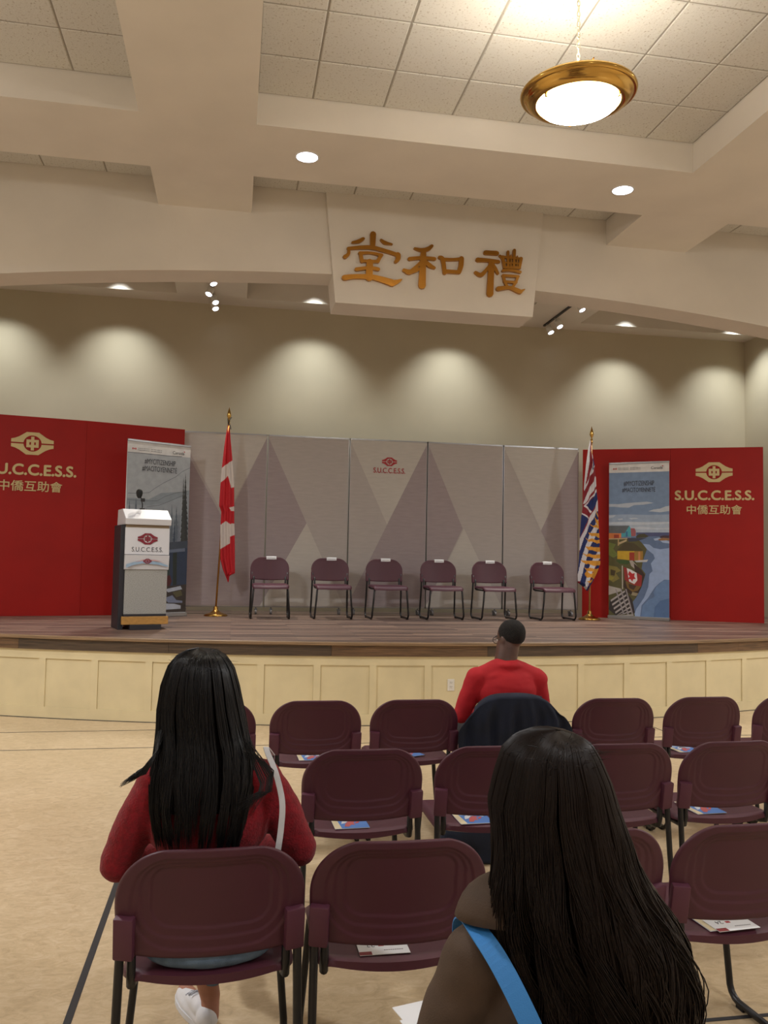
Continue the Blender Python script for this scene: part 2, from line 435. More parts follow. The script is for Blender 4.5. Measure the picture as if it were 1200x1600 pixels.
def can_light(x, y, label):
    t = thing('recessed_light', label, 'ceiling light', (x, y, SOFF))
    MB().lathe([(0.098, -0.001), (0.102, -0.007), (0.118, -0.005), (0.12, 0.0), (0.118, 0.0)], n=40).build('trim_ring', WHITEM, t, smooth=True)
    MB().lathe([(0.0005, -0.004), (0.10, -0.004), (0.10, -0.001), (0.0005, -0.001)], n=40).build('lens', GLOWS, t)
can_light(0.584, 7.69, 'round recessed ceiling light on the beam left of the gold sign')
can_light(3.794, 7.69, 'round recessed ceiling light on the beam right of the gold sign')

def track(x, heads, label, y0, y1):
    t = thing('track_light', label, 'spotlights', (x, (y0 + y1) / 2, SOFF))
    L = (y1 - y0) / 2
    MB().box(-0.018, 0.018, -L, L, -0.022, 0.0).build('track_rail', BLACKM, t)
    for (hx, hy, hz, ax, az) in heads:
        hy -= (y0 + y1) / 2; hz -= SOFF; hx -= x
        d = Vector((ax, az, -1)).normalized(); base = Vector((hx, hy, hz)) - d * 0.13
        R_ = d.to_track_quat('Z', 'Y').to_matrix().to_4x4(); T = Matrix.Translation(base) @ R_
        m = MB().lathe([(0.0005, -0.01), (0.03, -0.008), (0.045, 0.01), (0.05, 0.04), (0.05, 0.13), (0.046, 0.132), (0.044, 0.12), (0.0005, 0.118)], n=20)
        m.v = [tuple(T @ Vector(v)) for v in m.v]
        m.tube([(0, hy, -0.02), (base.x * .5, base.y, base.z + .05), tuple(base)], 0.01, 8)
        h = m.build('lamp_head', WHITEM, t, smooth=True)
        l = MB().lathe([(0.0005, 0.126), (0.043, 0.126), (0.043, 0.12), (0.0005, 0.12)], n=20); l.v = [tuple(T @ Vector(v)) for v in l.v]
        l.build('lens', GLOWS, h)
track(-0.40, [(-0.358, 11.203, 5.25, .3, -.35), (-0.438, 11.666, 5.25, -.35, -.45), (-0.349, 12.031, 5.25, .3, -.5), (-0.356, 12.34, 5.25, .3, -.5)],
      'four small spotlights on the stage ceiling beam at left', 11.0, 12.45)
track(4.80, [(4.866, 11.118, 5.25, .3, -.4), (4.884, 11.998, 5.25, .25, -.5), (4.873, 12.338, 5.25, .25, -.5)],
      'three small spotlights on a dark rail on the stage ceiling beam at right', 10.95, 12.45)

# ------------------------------------------------------------------ gold character sign
sign = thing('hall_sign', 'large gold Chinese characters on a cream keystone board above the stage', 'sign', (XC, 9.06, 4.45))
def pl_poly():
    m = MB(); Z0, Z1 = 0.0, 1.27
    f = [(1.04 - XC, Z0), (3.353 - XC, Z0), (3.475 - XC, Z1), (0.905 - XC, Z1)]
    m.poly(f, 0, 0.46); return m.build('board', PLASTER, sign, bevel=0.004)
pl_poly()
def stroke(m, pts, dep, ws):
    """brush stroke: pts in zoom px, ws half widths; becomes an extruded outline"""
    P = [Vector(((x - ZX0) / ZS + 0.0, (ZY0 - y) / ZS)) for x, y in pts]
    # catmull subdivision
    Q = []; Wd = []
    for i in range(len(P) - 1):
        p0 = P[max(i - 1, 0)]; p1 = P[i]; p2 = P[i + 1]; p3 = P[min(i + 2, len(P) - 1)]
        for k in range(6):
            t = k / 6.0
            Q.append(0.5 * ((2 * p1) + (-p0 + p2) * t + (2 * p0 - 5 * p1 + 4 * p2 - p3) * t * t + (-p0 + 3 * p1 - 3 * p2 + p3) * t ** 3))
            Wd.append(ws[i] * (1 - t) + ws[i + 1] * t)
    Q.append(P[-1]); Wd.append(ws[-1])
    Lf = []; Rt = []
    for i, q in enumerate(Q):
        t = (Q[min(i + 1, len(Q) - 1)] - Q[max(i - 1, 0)]).normalized(); n = Vector((-t.y, t.x)); w = Wd[i] / ZS
        Lf.append(q + n * w); Rt.append(q - n * w)
    def cap(c, t, w):
        n = Vector((-t.y, t.x)); return [c + n * w * cos(a) + t * w * sin(a) for a in (pi * .25, pi * .5, pi * .75)]
    t1 = (Q[-1] - Q[-2]).normalized(); t0 = (Q[0] - Q[1]).normalized()
    c1 = cap(Q[-1], t1, Wd[-1] / ZS); c0 = cap(Q[0], t0, Wd[0] / ZS)
    out = Lf + c1 + list(reversed(Rt)) + c0
    n = len(Lf)
    # build as strip of quads to stay robust where the stroke bends
    vs = []; fs = []
    y0 = -0.03 - dep * 0.0004
    for a, b in zip(Lf, Rt): vs += [(a.x, y0, a.y), (b.x, y0, b.y), (a.x, 0, a.y), (b.x, 0, b.y)]
    for i in range(n - 1):
        a = 4 * i; b = a + 4
        fs += [(a, b, b + 1, a + 1), (a, a + 2, b + 2, b), (a + 1, b + 1, b + 3, a + 3), (a + 2, a + 3, b + 3, b + 2)]
    m.add(vs, fs)
    for c, e0, e1 in ((c1, Lf[-1], Rt[-1]), (c0, Rt[0], Lf[0])):
        pts_ = [e0] + c + [e1]; k = len(pts_)
        m.add([(p.x, y0, p.y) for p in pts_] + [(p.x, 0, p.y) for p in pts_], [tuple(range(k))] + [(i, i + 1, k + i + 1, k + i) for i in range(k - 1)])
# zoom coordinates of the sign crop (scale 3 px per photo px); each character is set out squarely in its own box
def character(label, strokes, boxpx, boxm):
    """boxpx: x0,y0,x1,y1 in crop px, with the tilt of the row taken out; boxm: centre x, centre z, width, height in metres"""
    global ZX0, ZY0, ZS
    x0, y0, x1, y1 = boxpx; cx, cz, w, h = boxm
    ZX0, ZY0, ZS = (x0 + x1) / 2, (y0 + y1) / 2, (x1 - x0) / w
    m = MB()
    for i, (pts, ws) in enumerate(strokes): stroke(m, [(x, y - (x - ZX0) * 0.075) for x, y in pts], i, ws)
    sx = 1.0; sz = h / ((y1 - y0) / ZS)
    m.v = [(v[0] + cx, v[1], v[2] * sz + cz) for v in m.v]
    o = m.build('character', GOLD, sign, auto=40); o['label'] = label
    return o
B0 = 4.45
character('gold character with a broad base stroke, at left', [
    ([(300, 72), (299, 128)], [13, 11]), ([(258, 96), (238, 110), (212, 116)], [7, 9, 5]), ([(335, 100), (352, 114), (382, 121)], [5, 9, 4]),
    ([(181, 188), (196, 172), (197, 148)], [9, 7, 6]), ([(195, 146), (250, 140), (300, 140), (365, 158), (404, 172)], [7, 9, 10, 9, 9]), ([(409, 172), (410, 192), (400, 208)], [12, 10, 7]),
    ([(245, 168), (290, 166), (338, 176)], [8, 6, 8]), ([(248, 172), (254, 208)], [8, 8]), ([(334, 180), (322, 208)], [8, 8]), ([(254, 206), (322, 208)], [7, 7]),
    ([(288, 210), (286, 290)], [14, 15]), ([(232, 248), (286, 240), (324, 246)], [9, 8, 9]),
    ([(182, 290), (220, 284), (290, 284), (340, 296), (385, 312)], [13, 11, 12, 14, 17]), ([(385, 314), (410, 305), (428, 294)], [16, 9, 2])],
    (170, 60, 435, 335), (1.455 - XC, 4.965 - B0, 0.70, 0.64))
character('gold character in the middle', [
    ([(590, 130), (572, 146), (545, 152), (512, 144)], [7, 10, 10, 5]), ([(490, 196), (545, 190), (602, 194)], [9, 8, 9]), ([(552, 160), (548, 325)], [12, 17]),
    ([(550, 200), (520, 235), (490, 262), (466, 250)], [6, 8, 11, 7]), ([(556, 200), (580, 226), (602, 238)], [7, 11, 7]), ([(466, 252), (500, 258), (545, 240)], [8, 10, 6]),
    ([(626, 186), (640, 196), (650, 262)], [8, 10, 9]), ([(640, 196), (690, 196), (724, 192)], [8, 7, 8]), ([(726, 190), (724, 225), (716, 256)], [11, 11, 10]), ([(650, 254), (716, 258)], [9, 9])],
    (460, 120, 740, 340), (2.155 - XC, 4.945 - B0, 0.72, 0.52))
character('gold character with the most strokes, at right', [
    ([(840, 160), (892, 162)], [11, 11]), ([(804, 196), (850, 198), (900, 204)], [11, 9, 9]), ([(868, 205), (862, 362)], [13, 16]), ([(866, 212), (840, 250), (818, 270), (794, 258)], [6, 8, 11, 7]),
    ([(872, 215), (886, 240), (898, 262)], [7, 9, 6]),
    ([(918, 178), (940, 182), (1008, 188)], [6, 6, 6]), ([(906, 174), (920, 188), (928, 226)], [5, 7, 7]), ([(1006, 186), (998, 232)], [8, 7]), ([(928, 208), (1000, 212)], [4, 4]), ([(928, 232), (1000, 234)], [6, 6]),
    ([(944, 154), (946, 230)], [6, 6]), ([(974, 146), (972, 230)], [7, 6]), ([(958, 170), (958, 230)], [3, 3]), ([(988, 176), (986, 230)], [3, 3]),
    ([(922, 248), (958, 246), (1002, 254)], [7, 6, 7]), ([(922, 272), (994, 276)], [7, 6]), ([(924, 274), (930, 304)], [6, 6]), ([(992, 276), (982, 306)], [6, 6]), ([(930, 302), (984, 306)], [6, 6]),
    ([(934, 312), (944, 330)], [6, 6]), ([(978, 312), (966, 330)], [6, 6]), ([(900, 338), (950, 332), (985, 344), (1002, 352)], [11, 8, 11, 11]), ([(1002, 352), (1024, 340)], [9, 2])],
    (785, 140, 1030, 375), (2.94 - XC, 4.935 - B0, 0.63, 0.56))

# ------------------------------------------------------------------ stage
AC, AR = (2.2, 20.05), 12.1
def arc(x, r=AR): return AC[1] - sqrt(max(r * r - (x - AC[0]) ** 2, 0))
def arcpt(a, r): return (AC[0] + r * sin(a), AC[1] - r * cos(a))
A0, A1 = -0.505, 0.505
stage = thing('stage', 'low stage with curved front, dark plank floor and cream panelled skirt', 'stage', (0, 0, 0))
def curved(m, a0, a1, r0, r1, z0, z1, n=None):
    n = n or max(2, int(abs(a1 - a0) / 0.02)); vs = []; fs = []
    for i in range(n + 1):
        a = a0 + (a1 - a0) * i / n
        for r, z in ((r1, z0), (r1, z1), (r0, z1), (r0, z0)):
            p = arcpt(a, r); vs.append((p[0], p[1], z))
    for i in range(n):
        for k in range(4): fs.append((4 * i + k, 4 * i + (k + 1) % 4, 4 * i + 4 + (k + 1) % 4, 4 * i + 4 + k))
    fs.append((0, 1, 2, 3)); e = 4 * n; fs.append((e + 3, e + 2, e + 1, e))
    return m.add(vs, fs)
def deck():
    m = MB(); n = 60; pts = []
    for i in range(n + 1):
        x = SXL + (SXR - SXL) * i / n; pts.append((x, arc(x, AR + 0.0)))
    pts += [(SXR, YW), (SXL, YW)]
    k = len(pts)
    m.add([(p[0], p[1], 0.765) for p in pts] + [(p[0], p[1], 0.80) for p in pts],
          [tuple(range(k, 2 * k)), tuple(reversed(range(k)))] + [(i, (i + 1) % k, k + (i + 1) % k, k + i) for i in range(k)])
    return m.build('deck', DECKM, stage)
deck()
curved(MB(), A0, A1, AR - 0.01, AR + 0.045, 0.768, 0.8005).build('nosing', WOODTAN, stage, bevel=0.006)
edges = [A0] + [math.asin((x - 2.2) / (AR + .02)) for x in (-2.04, -0.58, 0.96, 2.5, 4.07, 4.95, 5.53, 6.9)] + [A1]
for i in range(len(edges) - 1):
    curved(MB(), edges[i] + .0001, edges[i + 1] - .0001, AR - 0.03, AR + 0.02, 0.665, 0.766).build('plank', [PLA, PLB, PLB, PLA, PLB, PLB, PLA, PLA, PLB][i % 9], stage)
AP = 0.0446; ac = math.asin((0.56 - 2.2) / AR)
fr = MB(); curved(fr, A0, A1, AR - 0.04, AR, 0.576, 0.666); curved(fr, A0, A1, AR - 0.04, AR, 0.0, 0.110)
ks = [k for k in range(-12, 22) if A0 < ac + k * AP < A1]
for k in ks:
    a = ac + (k + 0.5) * AP
    curved(fr, a - 0.0028, a + 0.0028, AR - 0.04, AR - 0.0002, 0.110, 0.576, 1)
fr.build('skirt_frame', SKIRT, stage)
for k in ks:
    a = ac + k * AP
    curved(MB(), a - AP / 2 + 0.0029, a + AP / 2 - 0.0029, AR - 0.04, AR - 0.013, 0.1105, 0.5755, 2).build('panel', SKIRT, stage)
curved(MB(), A0, A1, AR, AR + 0.004, 0.0, 0.006).build('base_seam', TAPE, stage)
curved(MB(), A0, A1, AR - 0.001, AR + 0.006, 0.655, 0.666).build('cove_bead', SKIRT, stage)
ao = math.asin((2.138 - 2.2) / AR); po = arcpt(ao, AR - 0.013)
ot = thing('wall_outlet', 'white wall outlet on the cream stage skirt left of the man in red', 'outlet', (po[0], po[1], 0.33))
MB().bbox(-0.035, 0.035, -0.006, 0.0, 0, 0.114, 0.003).build('cover_plate', WHITEM, ot)
for z in (0.028, 0.068):
    r_ = MB().bbox(-0.017, 0.017, -0.009, -0.005, z, z + 0.03, 0.002).build('socket', WHITEM, ot)
    MB().box(-0.009, -0.006, -0.0095, -0.0062, z + 0.012, z + 0.022).box(0.006, 0.009, -0.0095, -0.0062, z + 0.012, z + 0.022).box(-0.002, 0.002, -0.0095, -0.0062, z + 0.004, z + 0.008).build('slot', RUBBER, r_)

# ------------------------------------------------------------------ emblem and lettering
def emblem(parent, cx, cz, R, mt, y=-0.001, th=0.004, name='emblem'):
    m = MB()
    for s in (1, -1):
        p = [(-1, .035), (-1, .2), (-.82, .245), (-.62, .34), (-.45, .46), (-.29, .575), (.29, .575), (.45, .46), (.62, .34), (.82, .245), (1, .2), (1, .035), (.425, .035)]
        p += [(.425 * cos(a), .425 * sin(a) * .97) for a in [RD(q) for q in range(12, 169, 12)]] + [(-.425, .035)]
        m.poly([(cx + x * R, cz + s * z * R) for x, z in p], y, th)
    for x0, x1, z0, z1 in ((-.075, .075, -.35, .35), (-.29, -.075, .07, .2), (.075, .29, .07, .2), (-.29, -.075, -.2, -.07), (.075, .29, -.2, -.07), (-.29, -.15, -.07, .07), (.15, .29, -.07, .07)):
        m.box(cx + x0 * R, cx + x1 * R, y, y + th, cz + z0 * R, cz + z1 * R)
    return m.build(name, mt, parent)

def along(p0, p1):
    d = Vector(p1) - Vector(p0); return d.length, math.atan2(d.y, d.x)

# grey panels on casters
GP = thing('partition_screen', 'wide grey folding partition screen with triangle pattern standing on the stage', 'screen', (-0.745, 11.88, 0.8))
gx = [0.0, 1.19, 2.37, 3.53, 4.70, 5.90]; ZB, ZT = 0.10, 2.55
apx = [-0.58, 1.19, 2.95, 3.53, 5.90]
def clip_poly(poly, x0, x1):
    def half(P, f, X):
        out = []
        for i in range(len(P)):
            a, b = P[i], P[(i + 1) % len(P)]
            ia, ib = f(a[0]), f(b[0])
            if ia: out.append(a)
            if ia != ib:
                t = (X - a[0]) / (b[0] - a[0]); out.append((X, a[1] + t * (b[1] - a[1])))
        return out
    P = half(poly, lambda x: x >= x0, x0)
    return half(P, lambda x: x <= x1, x1) if len(P) > 2 else []
zt, zb = ZT - 0.02, ZB + 0.02
def P_(px, py):   # photo pixel (crop of panels, scale 3, origin 280,640) to panel plane
    gxp = [(285 - 280) * 3, (419 - 280) * 3, (547 - 280) * 3, (669 - 280) * 3, (788 - 280) * 3, (906 - 280) * 3]
    pass
# triangle artwork: (x at top, z) lines measured on the screen plane; slopes are equal, +-2.15
D, L_, Mx = FABD, FABL, FABM
art = [(Mx, [(0, zb), (5.9, zb), (5.9, zt), (0, zt)])]
art.append((L_, [(0, zt), (1.19, zt), (0.62, 1.34), (0, 2.45)]))
art.append((D, [(1.19, zt), (1.77, 1.30), (1.14, zb), (0.62, 1.28)]))
art.append((D, [(0, 2.45), (0.50, 1.34), (0.0, zb)])) if False else None
art.append((D, [(0.05, zt - .25), (0.60, 1.32), (1.14, zb), (0.0, zb), (0.0, zt - .3)]))
art.append((L_, [(0.62, 1.30), (1.05, 0.50), (1.14, zb + 0.0), (0.5, zb), (0.30, 0.72)])) if False else None
art.append((L_, [(1.77, 1.30), (1.14, zb), (2.33, zb)]))
art.append((L_, [(2.37, zt), (3.53, zt), (2.94, 1.31)]))
art.append((D, [(3.53, zt), (2.37, zb), (3.53, zb), (4.08, 1.28)])) 
art.append((Mx, [(2.37, zt), (2.37, zb), (2.94, 1.31)])) if False else None
art.append((L_, [(4.10, 1.28), (3.53, zb), (4.70, zb)]))
art.append((L_, [(4.70, zt), (5.90, zt), (5.30, 1.28)]))
art.append((D, [(5.90, zt), (5.30, 1.28), (5.90, zb)]))
art = [a for a in art if a]
for i in range(5):
    x0, x1 = gx[i] + 0.006, gx[i + 1] - 0.006
    p = MB().bbox(x0, x1, 0, 0.05, ZB, ZT, 0.004).build('screen_panel', FABM, GP)
    m = MB().use(ALU); m.box(x0, x1, -0.002, 0.052, ZT - 0.018, ZT + 0.002); m.box(x0, x0 + .008, -0.002, 0.052, ZB, ZT); m.box(x1 - .008, x1, -0.002, 0.052, ZB, ZT)
    m.box(x0, x1, -0.002, 0.052, ZB - .002, ZB + .012)
    m.build('edge_trim', ALU, p)
    m = MB()
    for k, (mt, poly) in enumerate(art):
        c = clip_poly(poly, x0 + .008, x1 - .008)
        if len(c) > 2: m.use(mt); m.poly(c, -0.0008 - 0.0004 * k)
    m.build('fabric_face', None, p)
    for cx_ in (x0 + 0.1, x1 - 0.1):
        c = MB()
        for q in (0.0, 0.09):
            c.tube([(cx_ - .012, q - .01 + .0, 0.03), (cx_ + .012, q - .01, 0.03)], 0.03, 14)
        c.box(cx_ - .02, cx_ + .02, -0.01, 0.09, 0.055, 0.075); c.tube([(cx_, .025, .06), (cx_, .025, ZB)], .01, 8)
        c.build('caster', mat('caster_grey', (120, 120, 124), 0.4) if 'caster_grey' not in MATS else MATS['caster_grey'], GP)
lg = emblem(GP, 2.96, 2.30 - 0.10 + 0.03, 0.112, REDLOGO, -0.0072, 0.001)
tx = text_mesh('S.U.C.C.E.S.S.', REDLOGO, GP, 'lettering', 0.47, 0.075, 2.96, 2.08 + 0.02, -0.0065, 0.001)
bolden(tx, 0.0015)

# red panels
def red_wall(name, label, pts, zt_, logo_at, logo_w, seams=True):
    p0, p1 = pts[0], pts[-1]
    L, a = along((p0[0], p0[1], 0), (p1[0], p1[1], 0))
    t = thing(name, label, 'panel', (p0[0], p0[1], 0.8), a)
    inv = Matrix.Rotation(-a, 4, 'Z')
    for i in range(len(pts) - 1):
        q0 = inv @ Vector((pts[i][0] - p0[0], pts[i][1] - p0[1], 0)); q1 = inv @ Vector((pts[i + 1][0] - p0[0], pts[i + 1][1] - p0[1], 0))
        l, b = along(q0, q1); R_ = Matrix.Translation(q0) @ Matrix.Rotation(b, 4, 'Z')
        m = MB().bbox(0.0008, l - 0.0008, 0, 0.04, 0.0006, zt_ - 0.8, 0.0015); m.v = [tuple(R_ @ Vector(v)) for v in m.v]
        o = m.build('panel', REDP, t)
    return t, R_
# left wall: panels lean gently round; logo is on the outer one
tl, _ = red_wall('red_backdrop_panel', 'red backdrop panels with tan emblem and lettering at left of the stage', [(-3.10, 11.10), (-1.93, 11.34), (-0.70, 11.72)], 3.345, 0, 0)
tr, _ = red_wall('red_backdrop_panel', 'red backdrop panels with tan emblem and lettering at right of the stage', [(5.17, 11.77), (6.31, 11.235), (7.455, 10.70)], 3.322, 0, 0)
def logo_set(t, u, W, z0, skew=None, y=0.0):
    """W = width of the S.U.C.C.E.S.S. line; z0 = height of its middle over the deck; u = its centre along the panel"""
    e = emblem(t, u, z0 + W * 0.315, W * 0.235, TAN, y - 0.006, 0.005)
    a = text_mesh('S.U.C.C.E.S.S.', TAN, t, 'lettering', W, W * 0.125, u, z0, y - 0.001, 0.005); bolden(a, W * 0.006)
    b = text_mesh('中僑互助會', TAN, t, 'lettering', W * 0.70, W * 0.125, u, z0 - W * 0.195, y - 0.001, 0.005); bolden(b, W * 0.0015)
    return e, a, b
objs = logo_set(tr, 0, 1.07, 0)
for o in objs:   # place on the right-hand board
    o.location = (1.86, 0.0, 1.825)
objs = logo_set(tl, 0, 1.07, 0)
lft = math.atan2(0.24, 1.17) - math.atan2(0.62, 2.40)
for o in objs:
    o.location = (0.545, -0.031, 1.86); o.rotation_euler = (0, 0, lft)

# roll-up banners
def banner(label, p0, p1, zt_, artf):
    L, a = along((p0[0], p0[1], 0), (p1[0], p1[1], 0))
    t = thing('rollup_banner', label, 'banner', (p0[0], p0[1], 0.8), a); H = zt_ - 0.8
    MB().bbox(-0.01, L + 0.01, -0.04, 0.05, 0.0, 0.05, 0.008).build('base_cassette', ALU, t)
    MB().bbox(-0.003, L + 0.003, -0.008, 0.012, H - 0.015, H + 0.012, 0.004).build('top_rail', ALU, t)
    MB().tube([(L / 2, 0.03, 0.04), (L / 2, 0.03, H)], 0.008, 8).build('support_pole', ALU, t)
    f = MB().bbox(L / 2 - .02, L / 2 + .02, -0.09, 0.06, 0.0, 0.012, 0.003).build('foot', ALU, t)
    MB().box(0, L, 0, 0.003, 0.045, H - 0.01).build('banner_sheet', PAPER, t)
    artf(t, L, H)
    return t
LAY = [0]
def art_mesh(t, L, H, polys, UV, name='artwork'):
    m = MB()
    for i, (rgb, pts) in enumerate(polys):
        m.use(flat(rgb)); q = [UV(x, y) for x, y in pts]
        q = [(min(max(u, 0.0), 1.0) * L, 0.05 + min(max(v, 0.0), 1.0) * (H - 0.065)) for u, v in q]
        m.poly(q, -0.0006 - 0.00006 * i)
    return m.build(name, None, t)
def bars(m, L, H, u0, u1, v, rgb, n, h=0.006):
    m.use(flat(rgb)); random.seed(int(u0 * 100)); x = u0
    while x < u1:
        w = random.uniform(.015, .05); m.box(x * L, min(x + w, u1) * L, -0.0062, -0.0058, 0.05 + v * (H - .065) - h / 2, 0.05 + v * (H - .065) + h / 2); x += w + .008
def small_head(t, L, H, v, txt=(60, 62, 70)):
    m = MB()
    z = 0.05 + v * (H - .065); m.use(flat((180, 30, 40)))
    m.box(.07 * L, .085 * L, -.0062, -.0058, z - .012, z + .012); m.box(.115 * L, .13 * L, -.0062, -.0058, z - .012, z + .012); m.box(.093 * L, .107 * L, -.0062, -.0058, z - .008, z + .008)
    for dv in (.005, -.005):
        bars(m, L, H, .155, .33, v + dv, (120, 122, 128), 5, .006); bars(m, L, H, .36, .53, v + dv, (120, 122, 128), 5, .006)
    m.build('small_print', None, t)
    text_mesh('Canadä'.replace('ä', 'a'), flat(txt), t, 'lettering', .19 * L, .040, .80 * L, z + .002, -0.0056, 0.0005)
    MB().box(.885 * L, .895 * L, -.0062, -.0058, z + .018, z + .032).box(.897 * L, .905 * L, -.0062, -.0058, z + .018, z + .032).build('flag_mark', flat((180, 30, 40)), t)
def right_art(t, L, H):
    UV = lambda x, y: ((x - 345) / 463, (1525 - y) / 1175)
    S = (122, 142, 168)
    P = [((118, 140, 170), [(345, 1525), (808, 1525), (808, 350), (345, 350)]),
         ((216, 214, 212), [(345, 350), (808, 350), (808, 416), (345, 416)]),
         ((176, 184, 196), [(345, 660), (420, 662), (480, 655), (560, 650), (640, 646), (690, 656), (620, 668), (540, 672), (500, 690), (440, 688), (380, 682), (345, 682)]),
         ((182, 190, 200), [(650, 720), (690, 706), (740, 700), (780, 684), (808, 680), (808, 720), (740, 728), (700, 724)]),
         ((150, 166, 188), [(345, 745), (500, 742), (640, 748), (808, 745), (808, 800), (345, 800)]),
         ((184, 194, 206), [(345, 750), (400, 748), (380, 765), (345, 772)]), ((184, 194, 206), [(410, 778), (450, 772), (455, 784), (425, 788)]), ((184, 194, 206), [(500, 772), (550, 768), (575, 776), (520, 782)]),
         ((170, 182, 198), [(345, 800), (808, 800), (808, 882), (345, 882)]),
         ((190, 198, 208), [(345, 806), (500, 800), (650, 808), (808, 802), (808, 816), (560, 824), (345, 818)]),
         ((190, 198, 208), [(480, 850), (600, 838), (720, 850), (808, 846), (808, 860), (600, 858)]),
         ((78, 84, 122), [(560, 884), (808, 882), (808, 912), (560, 918)]),
         ((96, 116, 150), [(520, 918), (808, 908), (808, 1525), (540, 1525)]),
         ((150, 170, 205), [(610, 970), (660, 975), (690, 1000), (740, 1010), (808, 1000), (808, 1240), (770, 1240), (730, 1270), (705, 1270), (690, 1200), (670, 1120), (700, 1080), (690, 1050), (640, 1010)]),
         ((160, 178, 208), [(690, 930), (740, 920), (808, 950), (808, 965), (760, 960), (735, 940), (700, 945)]),
         ((150, 170, 205), [(690, 1170), (720, 1200), (760, 1240), (700, 1300), (650, 1380), (600, 1440), (590, 1525), (540, 1525), (560, 1470), (620, 1380), (650, 1300), (660, 1200)]),
         ((104, 132, 172), [(808, 1240), (760, 1250), (715, 1290), (690, 1340), (700, 1370), (650, 1400), (610, 1440), (595, 1525), (808, 1525)]),
         ((84, 112, 154), [(808, 1380), (740, 1400), (700, 1450), (690, 1525), (808, 1525)]),
         ((70, 50, 60), [(735, 915), (760, 905), (808, 904), (808, 924), (740, 924)]), ((150, 108, 70), [(722, 936), (760, 922), (808, 926), (808, 942), (740, 944)]),
         ((88, 84, 48), [(345, 925), (560, 925), (600, 960), (640, 1010), (610, 1100), (600, 1160), (630, 1200), (600, 1300), (560, 1380), (530, 1420), (550, 1525), (345, 1525)]),
         ((70, 66, 44), [(555, 915), (580, 895), (620, 892), (655, 912), (630, 922), (560, 925)]), ((58, 62, 80), [(490, 925), (640, 925), (560, 950), (500, 955)]),
         ((112, 122, 60), [(345, 960), (400, 975), (380, 1010), (420, 1060), (380, 1080), (345, 1060)]), ((60, 84, 40), [(400, 1100), (470, 1095), (520, 1110), (490, 1130), (430, 1125)]),
         ((132, 120, 60), [(345, 1140), (410, 1150), (440, 1180), (400, 1200), (430, 1240), (380, 1270), (345, 1250)]), ((74, 62, 38), [(360, 1170), (400, 1180), (390, 1220), (360, 1215)]),
         ((156, 144, 60), [(350, 1215), (385, 1235), (370, 1255), (348, 1250)]),
         ((96, 100, 104), [(345, 830), (505, 830), (470, 888), (345, 888)]), ((76, 160, 172), [(505, 830), (520, 860), (520, 915), (442, 915), (442, 890), (470, 888)]), ((206, 120, 66), [(345, 888), (442, 890), (442, 925), (345, 930)]),
         ((150, 60, 40), [(385, 900), (425, 900), (425, 928), (385, 928)]), ((60, 110, 150), [(478, 875), (492, 875), (492, 915), (478, 915)]), ((160, 90, 96), [(515, 850), (545, 850), (555, 870), (555, 910), (520, 912)]),
         ((190, 168, 130), [(345, 930), (490, 926), (490, 934), (345, 938)]), ((180, 150, 100), [(415, 938), (425, 938), (425, 985), (415, 985)]), ((190, 168, 130), [(425, 960), (485, 936), (485, 950), (425, 978)]),
         ((76, 66, 40), [(405, 1026), (470, 960), (540, 965), (610, 1016), (600, 1026)]),
         ((196, 158, 40), [(412, 1026), (545, 1026), (545, 1100), (412, 1088)]), ((160, 120, 50), [(545, 1026), (610, 1026), (610, 1096), (545, 1102)]), ((160, 54, 34), [(506, 1036), (545, 1036), (545, 1100), (506, 1096)]), ((196, 130, 84), [(575, 1030), (590, 1030), (590, 1098), (575, 1100)]),
         ((190, 190, 190), [(545, 1100), (650, 1090), (640, 1108), (560, 1112)]), ((170, 160, 150), [(505, 1100), (530, 1098), (600, 1180), (580, 1190), (520, 1140)]),
         ((60, 44, 34), [(540, 1120), (600, 1170), (625, 1210), (600, 1300), (560, 1380), (500, 1350), (460, 1300), (470, 1240), (560, 1250)]), ((120, 92, 44), [(475, 1260), (500, 1255), (530, 1280), (600, 1290), (570, 1330), (530, 1340), (490, 1310)]),
         ((70, 50, 36), [(500, 1280), (560, 1292), (540, 1325), (505, 1310)]),
         ((150, 44, 40), [(462, 1150), (492, 1160), (560, 1190), (604, 1215), (598, 1295), (545, 1290), (470, 1250)]), ((222, 220, 220), [(486, 1158), (520, 1170), (562, 1194), (568, 1250), (545, 1280), (505, 1262)]),
         ((190, 40, 44), [(506, 1180), (528, 1200), (548, 1196), (544, 1222), (556, 1240), (536, 1242), (530, 1262), (516, 1244), (496, 1242), (508, 1222), (496, 1206)]),
         ((200, 190, 176), [(448, 1140), (455, 1140), (457, 1320), (450, 1320)]), ((150, 138, 110), [(530, 1340), (575, 1350), (560, 1372), (520, 1365)]),
         ((176, 168, 160), [(345, 1298), (440, 1318), (450, 1335), (345, 1370)]), ((52, 44, 44), [(355, 1410), (470, 1325), (530, 1400), (550, 1500), (400, 1525), (345, 1480)])]
    for k in range(7):
        y = 1330 + k * 30; P.append(((176, 168, 164), [(360 + k * 12, y + 78), (470 + k * 11, y - 0), (474 + k * 11, y + 12), (364 + k * 12, y + 92)]))
    for k in range(3): P.append(((150, 142, 144), [(395 + k * 40, 1320), (405 + k * 40, 1320), (470 + k * 34, 1515), (458 + k * 34, 1515)]))
    art_mesh(t, L, H, P, UV)
    small_head(t, L, H, (1525 - 386) / 1175)
    for s, cx_, cy, w, h in (('#MYCITIZENSHIP', 578, 504, 234, 40), ('#MACITOYENNETÉ', 576, 550, 256, 44)):
        text_mesh(s, DARKTXT, t, 'lettering', w / 463 * L, h / 1175 * H, (cx_ - 345) / 463 * L, .05 + (1525 - cy) / 1175 * (H - .065), -0.0062, 0.0005)
